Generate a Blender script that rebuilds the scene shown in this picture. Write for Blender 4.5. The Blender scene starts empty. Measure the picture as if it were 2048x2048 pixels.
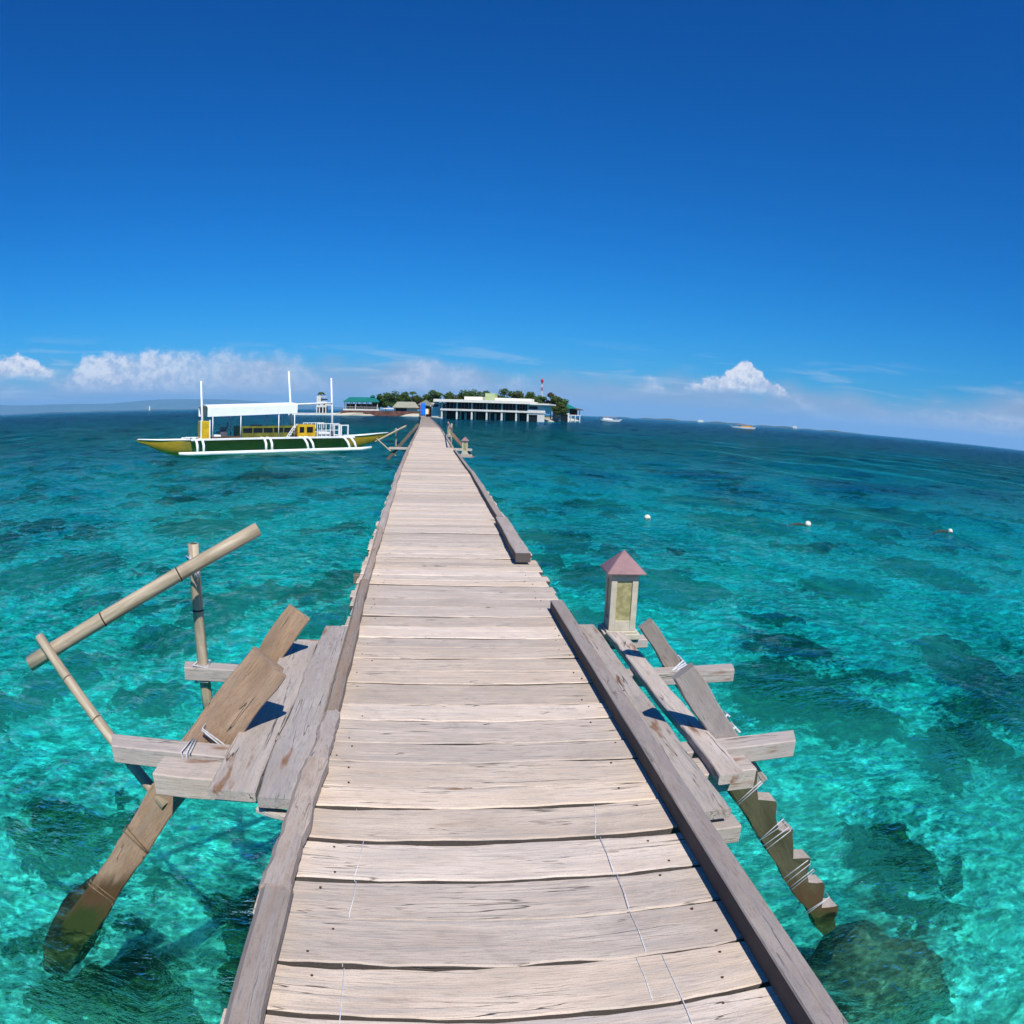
import bpy, bmesh, math, random
import numpy as np
from mathutils import Vector, Matrix

scene = bpy.context.scene
C = scene.collection
R = math.radians
PI = math.pi

# ------------------------------------------------------------------ camera (wide action-camera lens)
CAM_H = 1.6            # eye height over the deck (deck top is z = 0)
SEA = -1.3             # water level
pitch, roll, yaw = 0.137839, 0.034896, 0.119617
F = Vector((math.sin(yaw) * math.cos(pitch), math.cos(yaw) * math.cos(pitch), -math.sin(pitch)))
Rt = Vector((math.cos(yaw), -math.sin(yaw), 0))
Up = Rt.cross(F)
X2 = Rt * math.cos(roll) + Up * math.sin(roll)
U2 = Up * math.cos(roll) - Rt * math.sin(roll)
cd = bpy.data.cameras.new('camera')
cam = bpy.data.objects.new('camera', cd)
C.objects.link(cam)
cam.matrix_world = Matrix(((X2.x, U2.x, -F.x, 0), (X2.y, U2.y, -F.y, 0), (X2.z, U2.z, -F.z, CAM_H), (0, 0, 0, 1)))
cd.sensor_width = 36
cd.sensor_height = 36
cd.lens = 25.0
cd.type = 'PANO'
cd.panorama_type = 'FISHEYE_EQUISOLID'
cd.fisheye_lens = 36 * 1440.64 / 2048
cd.fisheye_fov = R(220)
cd.clip_start = 0.05
cd.clip_end = 200000
scene.camera = cam

# ------------------------------------------------------------------ sun, sky, exposure
SUN_EL, SUN_AZ = R(51), R(180 - 15)          # azimuth from +Y (jetty direction) clockwise: behind the camera, a little to the right
sd = Vector((math.sin(SUN_AZ) * math.cos(SUN_EL), math.cos(SUN_AZ) * math.cos(SUN_EL), math.sin(SUN_EL)))
sl = bpy.data.lights.new('sun', 'SUN')
sl.energy = 4.6
sl.angle = R(0.53)
sl.color = (1.0, 0.965, 0.90)
sun = bpy.data.objects.new('sun', sl)
C.objects.link(sun)
sun.rotation_euler = sd.to_track_quat('Z', 'Y').to_euler()

scene.view_settings.view_transform = 'Standard'
scene.view_settings.look = 'None'
scene.view_settings.gamma = 1
scene.view_settings.exposure = 0.2
scene.view_settings.use_curve_mapping = False
scene.cycles.use_denoising = True
scene.cycles.use_adaptive_sampling = True
scene.cycles.adaptive_threshold = 0.015
scene.cycles.max_bounces = 8
scene.cycles.diffuse_bounces = 2
scene.cycles.glossy_bounces = 4
scene.cycles.transmission_bounces = 6
scene.cycles.transparent_max_bounces = 12
scene.cycles.volume_bounces = 0
scene.cycles.sample_clamp_indirect = 3.0
scene.cycles.caustics_reflective = False
scene.cycles.blur_glossy = 0.5

world = bpy.data.worlds.new('World')
scene.world = world
world.cycles.sampling_method = 'MANUAL'
world.cycles.sample_map_resolution = 256
world.use_nodes = True


class NB:
    """tiny node-building helper"""
    def __init__(self, nt):
        self.nt = nt
        nt.nodes.clear()

    def n(self, kind, ins=None, **props):
        nd = self.nt.nodes.new(kind)
        for k, v in props.items():
            setattr(nd, k, v)
        for k, v in (ins or {}).items():
            self.set(nd.inputs[k], v)
        return nd

    def set(self, sock, v):
        if isinstance(v, bpy.types.Node):
            v = v.outputs[0]
        if isinstance(v, bpy.types.NodeSocket):
            self.nt.links.new(v, sock)
        else:
            if isinstance(v, (tuple, list)) and len(v) == 3 and sock.type == 'RGBA':
                v = (*v, 1)
            sock.default_value = v

    def m(self, op, a, b=None, c=None, clamp=False):
        nd = self.nt.nodes.new('ShaderNodeMath')
        nd.operation = op
        nd.use_clamp = clamp
        self.set(nd.inputs[0], a)
        if b is not None:
            self.set(nd.inputs[1], b)
        if c is not None:
            self.set(nd.inputs[2], c)
        return nd.outputs[0]

    def ramp(self, x, a, b, lo=0.0, hi=1.0, smooth=True):
        nd = self.nt.nodes.new('ShaderNodeMapRange')
        nd.interpolation_type = 'SMOOTHSTEP' if smooth else 'LINEAR'
        self.set(nd.inputs[0], x)
        for i, v in enumerate((a, b, lo, hi)):
            self.set(nd.inputs[1 + i], v)
        return nd.outputs[0]

    def mix(self, fac, a, b, blend='MIX'):
        nd = self.nt.nodes.new('ShaderNodeMix')
        nd.data_type = 'RGBA'
        nd.blend_type = blend
        self.set(nd.inputs[0], fac)
        self.set(nd.inputs[6], a)
        self.set(nd.inputs[7], b)
        return nd.outputs[2]

    def noise(self, vec, scale, detail=4, rough=0.5, dist=0.0, dims='3D'):
        nd = self.nt.nodes.new('ShaderNodeTexNoise')
        nd.noise_dimensions = dims
        if vec is not None:
            self.set(nd.inputs['Vector'], vec)
        self.set(nd.inputs['Scale'], scale)
        self.set(nd.inputs['Detail'], detail)
        self.set(nd.inputs['Roughness'], rough)
        self.set(nd.inputs['Distortion'], dist)
        return nd

    def xyz(self, x, y, z=0.0):
        return self.n('ShaderNodeCombineXYZ', {0: x, 1: y, 2: z}).outputs[0]


def build_world():
    b = NB(world.node_tree)
    sky = b.n('ShaderNodeTexSky', sky_type='NISHITA', sun_disc=False)
    sky.sun_elevation = SUN_EL
    sky.sun_rotation = SUN_AZ
    sky.altitude = 0
    sky.air_density = 1.0
    sky.dust_density = 0.3
    sky.ozone_density = 4.0
    # the action camera's strong colour response, applied evenly to the whole sky
    sc = b.n('ShaderNodeSeparateColor', {0: sky})
    sr = b.m('MULTIPLY', b.m('POWER', b.m('MULTIPLY', sc.outputs[0], 0.1), 2.6), 3.1)
    sg = b.m('MULTIPLY', b.m('POWER', b.m('MULTIPLY', sc.outputs[1], 0.1), 1.16), 6.0)
    sb = b.m('MULTIPLY', b.m('POWER', b.m('MULTIPLY', sc.outputs[2], 0.1), 0.97), 10.0)
    hsv = b.n('ShaderNodeCombineColor', {0: sr, 1: sg, 2: sb})
    # direction -> azimuth / elevation in degrees
    tc = b.n('ShaderNodeTexCoord')
    sep = b.n('ShaderNodeSeparateXYZ', {0: tc.outputs['Generated']})
    az = b.m('MULTIPLY', b.m('ARCTAN2', sep.outputs[0], sep.outputs[1]), 180 / PI)
    el = b.m('MULTIPLY', b.m('ARCSINE', sep.outputs[2]), 180 / PI)
    P = b.xyz(az, b.m('MULTIPLY', el, 1.25))
    n1 = b.noise(P, 0.34, 6, 0.60, dims='2D').outputs[0]
    n2 = b.noise(P, 0.11, 2, 0.5, dims='2D').outputs[0]
    nf = b.noise(P, 1.2, 4, 0.65, dims='2D').outputs[0]
    # skyline of the cloud bank round the horizon: bearing -> top, base (degrees) and crispness
    cr = b.n('ShaderNodeValToRGB', {0: b.m('ADD', b.m('DIVIDE', az, 120.0), 0.5)})
    el_ = cr.color_ramp.elements
    stops = ((-60, 3.8, 1.8, .3), (-45, 4.1, 2.2, .4), (-36, 4.3, 2.8, .9), (-33.5, 4.5, 2.9, .95), (-31, 3.5, 2.7, .9), (-29.6, 2.7, 2.0, .6), (-28, 4.3, 1.9, .75), (-25, 4.7, 1.8, .75), (-21, 4.7, 1.6, .65), (-16, 5.0, 1.6, .35),
             (-11, 4.8, 1.7, .25), (-9, 3.6, 1.7, .15), (-7, 1.9, 1.4, .1), (-4, 2.5, 1.6, .2), (-2, 4.1, 1.9, .4), (0.5, 4.7, 1.9, .35), (3.5, 4.0, 1.9, .3), (5.2, 2.5, 1.9, .3), (7, 3.1, 2.3, .5), (9, 2.2, 2.0, .3),
             (15.5, 2.2, 2.2, .4), (17.4, 3.7, 2.6, .6), (19, 2.5, 2.5, .7), (21.5, 3.5, 2.65, .95), (23.2, 3.75, 2.65, 1), (24.3, 4.4, 2.7, 1), (25.1, 5.3, 2.7, 1), (25.8, 4.5, 2.7, 1), (27.2, 3.9, 2.6, 1), (28.8, 3.0, 2.5, .9), (31, 1.8, 1.5, .3), (46, 3.0, 1.3, .15))
    for i, (a_, t_, b_, c_) in enumerate(stops):
        q = el_[i] if i < 2 else el_.new(a_ / 120 + 0.5)
        if i < 2:
            q.position = a_ / 120 + 0.5
        q.color = (t_ / 8, b_ / 8, c_, 1)
    crs = b.n('ShaderNodeSeparateColor', {0: cr.outputs[0]})
    top = b.m('MULTIPLY', crs.outputs[0], 8.0)
    base = b.m('MULTIPLY', crs.outputs[1], 8.0)
    crisp = crs.outputs[2]
    wob = b.m('MULTIPLY', b.m('SUBTRACT', n1, 0.5), 5.0)
    wobf = b.m('MULTIPLY', b.m('SUBTRACT', nf, 0.5), 2.4)
    wa = b.ramp(crisp, 0.0, 1.0, 0.36, 0.36, smooth=False)
    v = b.m('ADD', b.m('SUBTRACT', top, el), b.m('MULTIPLY', b.m('ADD', wob, wobf), wa))
    soft = b.ramp(crisp, 0.0, 1.0, 2.0, 0.38, smooth=False)
    cut = b.ramp(b.m('DIVIDE', b.m('SUBTRACT', el, base), b.m('ADD', soft, 0.2)), -0.8, 0.6)
    dens = b.m('MULTIPLY', b.m('MULTIPLY', b.ramp(b.m('DIVIDE', v, soft), 0.0, 1.0), cut), b.ramp(crisp, 0.0, 1.0, 0.50, 0.97, smooth=False))
    # haze-grey layer of far cloud along the whole horizon, uneven in height
    lay = b.m('ADD', 2.9, b.m('MULTIPLY', b.m('SUBTRACT', n2, 0.5), 4.0))
    layer = b.ramp(b.m('SUBTRACT', lay, b.m('ADD', el, b.m('MULTIPLY', wob, 0.25))), -1.3, 1.3, 0.0, 0.88)
    # thin cirrus streaks
    ci = b.noise(b.xyz(b.m('MULTIPLY', az, 0.18), b.m('ADD', b.m('MULTIPLY', el, 1.5), b.m('MULTIPLY', az, 0.05))), 0.8, 5, 0.55, 0.4, dims='2D').outputs[0]
    cir = b.m('MULTIPLY', b.m('MULTIPLY', b.ramp(ci, 0.5, 0.75), b.ramp(el, 0.3, 1.5)), b.m('MULTIPLY', b.ramp(el, 6.5, 3.0), 0.35))
    # colours in the sky's own units (background strength is 0.1)
    grey = (3.1, 3.95, 5.5)
    white = (8.6, 8.5, 8.9)
    shade = b.ramp(b.m('ADD', nf, b.m('MULTIPLY', n1, 0.6)), 0.62, 1.0)
    cc = b.mix(b.m('MULTIPLY', shade, b.ramp(crisp, 0.1, 0.9, 0.45, 1.0)), (4.4, 5.2, 7.0), white)
    col = b.mix(layer, hsv.outputs[0], grey)
    col = b.mix(cir, col, (6.2, 6.8, 7.8))
    col = b.mix(b.m('MULTIPLY', dens, 0.95), col, cc)
    bg = b.n('ShaderNodeBackground', {'Color': col, 'Strength': 0.1})
    out = b.n('ShaderNodeOutputWorld', {'Surface': bg})


build_world()

# ------------------------------------------------------------------ object helpers
def mesh_obj(name, verts, faces, mat=None, parent=None, smooth=False):
    me = bpy.data.meshes.new(name)
    me.from_pydata(verts, [], faces)
    me.update()
    if smooth:
        me.polygons.foreach_set('use_smooth', [True] * len(me.polygons))
    o = bpy.data.objects.new(name, me)
    C.objects.link(o)
    if mat is not None:
        me.materials.append(mat)
    if parent is not None:
        o.parent = parent
    return o


def grid_mesh(name, V, nu, nv, mat, wrap=False, smooth=True):
    """V: (nu*nv,3) array, row-major; quads between neighbours"""
    me = bpy.data.meshes.new(name)
    iu = np.arange(nu - 1)[:, None]
    jv = np.arange(nv if wrap else nv - 1)[None, :]
    a = iu * nv + jv
    bq = iu * nv + (jv + 1) % nv
    q = np.stack([a, bq, bq + nv, a + nv], -1).reshape(-1, 4)
    me.vertices.add(len(V))
    me.vertices.foreach_set('co', np.ascontiguousarray(V, dtype=np.float32).ravel())
    me.loops.add(q.size)
    me.loops.foreach_set('vertex_index', q.astype(np.int32).ravel())
    me.polygons.add(len(q))
    me.polygons.foreach_set('loop_start', np.arange(0, q.size, 4, dtype=np.int32))
    me.update(calc_edges=True)
    me.validate()
    me.polygons.foreach_set('use_smooth', np.full(len(q), smooth))
    me.materials.append(mat)
    o = bpy.data.objects.new(name, me)
    C.objects.link(o)
    return o


def empty(name, loc=(0, 0, 0), rz=0.0):
    o = bpy.data.objects.new(name, None)
    C.objects.link(o)
    o.location = loc
    o.rotation_euler.z = rz
    o.empty_display_size = 0.2
    return o


def tag(o, label=None, cat=None, group=None, kind=None):
    if label:
        o['label'] = label
    if cat:
        o['category'] = cat
    if group:
        o['group'] = group
    if kind:
        o['kind'] = kind
    return o


def new_mat(name):
    m = bpy.data.materials.new(name)
    m.use_nodes = True
    return m, NB(m.node_tree)


def simple_mat(name, col, rough=0.6, var=0.15, scale=3.0, metal=0.0, bump=0.0, spec=0.3):
    m, b = new_mat(name)
    tc = b.n('ShaderNodeTexCoord')
    oi = b.n('ShaderNodeObjectInfo')
    nz = b.noise(tc.outputs['Object'], scale, 6, 0.6)
    dark = tuple(c * (1 - var) for c in col)
    lite = tuple(min(1, c * (1 + var)) for c in col)
    c = b.mix(b.ramp(nz.outputs[0], 0.3, 0.7), dark, lite)
    p = b.n('ShaderNodeBsdfPrincipled', {'Base Color': c, 'Roughness': rough, 'Metallic': metal, 'Specular IOR Level': spec})
    if bump:
        bp = b.n('ShaderNodeBump', {'Height': nz.outputs[0], 'Strength': bump, 'Distance': 0.02})
        b.set(p.inputs['Normal'], bp.outputs[0])
    b.n('ShaderNodeOutputMaterial', {'Surface': p})
    return m

# ------------------------------------------------------------------ the sea: wavy refracting surface over a reef floor
rng = np.random.default_rng(7)


def value_noise(x, y, seed=0):
    """smooth 2-D gradient-ish noise in -1..1 from hashed lattice values"""
    xi = np.floor(x).astype(np.int64)
    yi = np.floor(y).astype(np.int64)
    fx, fy = x - xi, y - yi
    u, v = fx * fx * fx * (fx * (fx * 6 - 15) + 10), fy * fy * fy * (fy * (fy * 6 - 15) + 10)

    def h(a, b_):
        n = (a * 374761393 + b_ * 668265263 + seed * 974634777) & 0x7fffffff
        n = ((n ^ (n >> 13)) * 1274126177) & 0x7fffffff
        n = n ^ (n >> 16)
        return (n & 0xffff) / 32767.5 - 1
    return (h(xi, yi) * (1 - u) + h(xi + 1, yi) * u) * (1 - v) + (h(xi, yi + 1) * (1 - u) + h(xi + 1, yi + 1) * u) * v


def fbm(x, y, octs=5, seed=0, gain=0.5):
    s, a, f = 0, 1, 1
    for i in range(octs):
        s = s + a * value_noise(x * f + 17.3 * i, y * f - 9.1 * i, seed + i)
        a *= gain
        f *= 2.03
    return s


WAVES = []
for k in range(70):
    lam = 0.28 * (14 / 0.28) ** (rng.random() ** 1.15)
    th = R(205) + rng.normal() * 0.62          # waves run towards the camera's left
    kk = 2 * PI / lam
    slope = 0.034 * (0.62 + 0.5 * rng.random()) * (1.25 if lam < 2.5 else 0.62)
    WAVES.append((kk * math.cos(th), kk * math.sin(th), slope / kk, rng.random() * 2 * PI, lam))


def wave_height(x, y, spacing):
    z = np.zeros_like(x)
    wx = x + 0.35 * value_noise(x * 0.35, y * 0.35, 3)
    wy = y + 0.35 * value_noise(x * 0.35 + 40, y * 0.35, 4)
    for kx, ky, a, ph, lam in WAVES:
        att = np.clip((lam / spacing - 3.0) / 3.0, 0, 1)
        s = np.sin(kx * wx + ky * wy + ph)
        z += att * a * (s + 0.25 * np.sin(2 * (kx * wx + ky * wy + ph) + 1.3))
    gust = 0.8 + 0.35 * value_noise(x * 0.07, y * 0.07, 9)
    return z * gust


def polar_axes(n_front, n_back, front_deg, radii):
    f = np.linspace(-R(front_deg), R(front_deg), n_front, endpoint=False) + yaw
    bk = np.linspace(R(front_deg), 2 * PI - R(front_deg), n_back, endpoint=False) + yaw
    return np.concatenate([f, bk]), radii


def radial(r0, fine, fine_to, growth_to, growth, r_end):
    r = [0.02, 0.5, r0]
    d = fine
    while r[-1] < fine_to:
        r.append(r[-1] + fine)
    while r[-1] < growth_to:
        d *= 1.008
        r.append(r[-1] + d)
    while r[-1] < r_end:
        r.append(r[-1] * growth)
    return np.array(r)


def water_material():
    m, b = new_mat('sea_water')
    geo = b.n('ShaderNodeNewGeometry')
    pos = geo.outputs['Position']
    mp = b.n('ShaderNodeMapping', {'Vector': pos, 'Rotation': (0, 0, R(25)), 'Scale': (1.0, 2.0, 1.0)})
    dist = b.n('ShaderNodeVectorMath', {0: pos}, operation='LENGTH').outputs['Value']
    n1 = b.noise(mp, 1.1, 4, 0.66, 0.3)
    n2 = b.noise(mp, 7.5, 3, 0.68)
    h = b.m('ADD', n1.outputs[0], b.m('MULTIPLY', n2.outputs[0], 0.46))
    # the mesh carries the ripples near the jetty; farther out the fine chop is bump only
    bp = b.n('ShaderNodeBump', {'Height': h, 'Strength': b.ramp(dist, 5, 60, 0.85, 1.0), 'Distance': b.ramp(dist, 8, 90, 0.16, 0.42)})
    # caustic light painted into the transmission colour: a cell network, brighter and dimmer
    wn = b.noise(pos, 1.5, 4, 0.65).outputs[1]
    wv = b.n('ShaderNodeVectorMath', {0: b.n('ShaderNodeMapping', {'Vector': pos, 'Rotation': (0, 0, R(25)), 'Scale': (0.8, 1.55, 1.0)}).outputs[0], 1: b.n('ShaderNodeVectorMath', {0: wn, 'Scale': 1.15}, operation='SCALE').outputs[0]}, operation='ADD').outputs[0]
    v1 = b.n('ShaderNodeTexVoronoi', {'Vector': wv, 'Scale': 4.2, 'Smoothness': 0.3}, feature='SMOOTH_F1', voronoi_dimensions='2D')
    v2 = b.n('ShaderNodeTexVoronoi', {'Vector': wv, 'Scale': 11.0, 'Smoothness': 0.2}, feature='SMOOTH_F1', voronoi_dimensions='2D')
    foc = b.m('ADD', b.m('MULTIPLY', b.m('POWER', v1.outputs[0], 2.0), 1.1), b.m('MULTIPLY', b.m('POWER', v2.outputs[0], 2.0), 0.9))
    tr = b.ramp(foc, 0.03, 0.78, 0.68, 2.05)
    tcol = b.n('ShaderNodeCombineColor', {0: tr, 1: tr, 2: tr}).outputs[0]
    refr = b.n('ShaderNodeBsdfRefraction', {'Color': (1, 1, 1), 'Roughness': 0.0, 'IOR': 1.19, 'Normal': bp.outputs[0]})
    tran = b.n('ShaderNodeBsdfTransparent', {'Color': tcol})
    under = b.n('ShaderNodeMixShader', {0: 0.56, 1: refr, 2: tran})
    glos = b.n('ShaderNodeBsdfGlossy', {'Color': (0.55, 0.88, 1.0), 'Roughness': 0.03, 'Normal': bp.outputs[0]})
    fr = b.n('ShaderNodeFresnel', {'IOR': 1.16, 'Normal': bp.outputs[0]})
    p = b.n('ShaderNodeMixShader', {0: fr, 1: under, 2: glos})
    va = b.n('ShaderNodeVolumeAbsorption', {'Color': (0.26, 0.930, 0.970), 'Density': 0.85})
    b.n('ShaderNodeOutputMaterial', {'Surface': p, 'Volume': va})
    return m


# coral heads and weed beds: centre x, y and half-sizes across and along the jetty
PATCHES = [(8.2, 7.2, 0.8, 0.9), (9.9, 8.3, 0.7, 1.1), (8.9, 6.1, 0.45, 0.5), (10.6, 7.0, 0.5, 0.8), (7.2, 6.6, 0.35, 0.4), (6.57, 10.23, 1.15, 1.67), (6.96, 8.86, 0.69, 0.95), (10.82, 10.29, 0.83, 2.33), (5.76, 4.65, 0.25, 0.25), (-11.43, 18.74, 1.26, 3.26), (-10.39, 19.74, 0.54, 1.25), (-4.57, 16.02, 0.52, 1.49), (-2.49, 15.14, 0.41, 1.07), (-6.45, 10.93, 0.74, 1.16), (-6.83, 9.73, 0.51, 1.02), (-4.3, 10.15, 0.41, 0.69), (5.06, 19.55, 0.95, 2.18), (6.28, 18.86, 1.12, 2.47), (14.69, 30.95, 2.18, 3.61), (12.07, 17.8, 1.15, 1.42), (17.28, 20.19, 1.57, 2.11), (-2.36, 12.3, 0.29, 0.59), (7.51, 17.84, 0.55, 1.19), (7.69, 12.92, 0.89, 1.01), (-5.2, 13.53, 0.69, 0.95), (-2.34, 18.82, 0.58, 1.28), (-4.26, 6.12, 0.34, 0.48), (3.97, 3.35, 0.32, 0.45), (-1.69, 4.75, 0.5, 0.6), (-2.6, 3.59, 0.55, 0.5), (-9.06, 27.38, 1.77, 2.12), (-7.54, 32.44, 1.5, 2.27), (4.89, 26.44, 1.26, 1.76), (9.08, 37.05, 1.58, 2.5), (16.25, 39.7, 2.4, 3.13), (25.8, 35.34, 4.0, 3.81), (10.97, 12.22, 0.67, 0.83)]


def reef_mask(x, y):
    """0 sand .. 1 coral"""
    wx = x + 0.35 * fbm(x * 0.8, y * 0.8, 4, 51)
    wy = y + 0.45 * fbm(x * 0.8 + 30, y * 0.8, 4, 55)
    v = (fbm(wx * 0.60, wy * 0.45, 5, 11) - 0.31) * 1.5
    for (cx, cy, rx, ry) in PATCHES:
        d = ((wx - cx) / (rx * 1.25)) ** 2 + ((wy - cy) / (ry * 1.15)) ** 2
        v = np.maximum(v, 1.3 * np.exp(-d * 1.2))
    return np.clip(v, 0, 1.2)


def floor_depth(x, y):
    """depth of the sea floor below the water surface"""
    r = np.hypot(x, y)
    base = 1.75 + 0.005 * np.clip(r - 8, 0, 60) + 0.022 * np.clip(r - 62, 0, 220)
    lump_ = 0.7 * fbm(x * 0.9, y * 0.9, 4, 21) + 0.8 * fbm(x * 2.7, y * 2.7, 3, 27)
    reef = reef_mask(x, y)
    return base - 0.16 * np.clip(reef, 0, 1) - 0.08 * lump_ * (0.5 + 1.4 * np.clip(reef, 0, 1))


def floor_material():
    m, b = new_mat('reef_floor')
    geo = b.n('ShaderNodeNewGeometry')
    pos = geo.outputs['Position']
    at = b.n('ShaderNodeAttribute', attribute_name='reef')
    reef = at.outputs['Fac']
    nl = b.noise(pos, 0.55, 3, 0.6, 0.4).outputs[0]
    nf = b.noise(pos, 2.8, 6, 0.72, 0.5).outputs[0]
    ng = b.noise(pos, 8.0, 5, 0.68, 0.3).outputs[0]
    vo = b.n('ShaderNodeTexVoronoi', {'Vector': pos, 'Scale': 5.0, 'Randomness': 1.0}, feature='F1')
    sand = b.mix(b.ramp(nf, 0.36, 0.62), (0.46, 0.46, 0.27), (0.90, 0.87, 0.62))
    sand = b.mix(b.m('MULTIPLY', b.ramp(nl, 0.56, 0.40), 0.45), sand, (0.26, 0.33, 0.20))
    sand = b.mix(b.m('MULTIPLY', b.ramp(ng, 0.44, 0.60), 0.70), sand, (0.21, 0.24, 0.14))
    sand = b.mix(b.m('MULTIPLY', b.ramp(vo.outputs[0], 0.12, 0.02), 0.55), sand, (0.92, 0.90, 0.68))
    coral = b.mix(b.ramp(ng, 0.35, 0.72), (0.010, 0.018, 0.014), (0.12, 0.14, 0.05))
    f = b.ramp(b.m('ADD', reef, b.m('ADD', b.m('MULTIPLY', b.m('SUBTRACT', nf, 0.5), 1.9), b.m('MULTIPLY', b.m('SUBTRACT', ng, 0.5), 1.0))), 0.36, 0.54)
    c = b.mix(f, sand, coral)
    p = b.n('ShaderNodeBsdfDiffuse', {'Color': c, 'Roughness': 0.3})
    b.n('ShaderNodeOutputMaterial', {'Surface': p})
    return m


def build_sea():
    th, rr = polar_axes(560, 70, 66, radial(1.2, 0.055, 16, 130, 1.035, 9000))
    Rm, T = np.meshgrid(rr, th, indexing='ij')
    x, y = Rm * np.sin(T), Rm * np.cos(T)
    dr = np.gradient(rr)[:, None] * np.ones_like(T)
    dth = np.gradient(th)
    dth = np.where(np.abs(dth) > 1, dth[0], dth)[None, :] * Rm
    sp = np.maximum(dr, dth)
    z = SEA + wave_height(x, y, sp)
    V = np.stack([x, y, z], -1).reshape(-1, 3)
    w = grid_mesh('sea', V, len(rr), len(th), water_material(), wrap=True)
    tag(w, kind='structure')
    # floor
    th, rr = polar_axes(420, 60, 68, radial(1.2, 0.09, 14, 160, 1.08, 9200))
    Rm, T = np.meshgrid(rr, th, indexing='ij')
    x, y = Rm * np.sin(T), Rm * np.cos(T)
    d = floor_depth(x, y)
    V = np.stack([x, y, SEA - d], -1).reshape(-1, 3)
    fl = grid_mesh('sea_floor', V, len(rr), len(th), floor_material(), wrap=True)
    reef = reef_mask(x, y)
    a = fl.data.attributes.new('reef', 'FLOAT', 'POINT')
    a.data.foreach_set('value', reef.astype(np.float32).ravel())
    tag(fl, kind='structure')


build_sea()

# ------------------------------------------------------------------ wood, bamboo, rope
random.seed(11)


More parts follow.
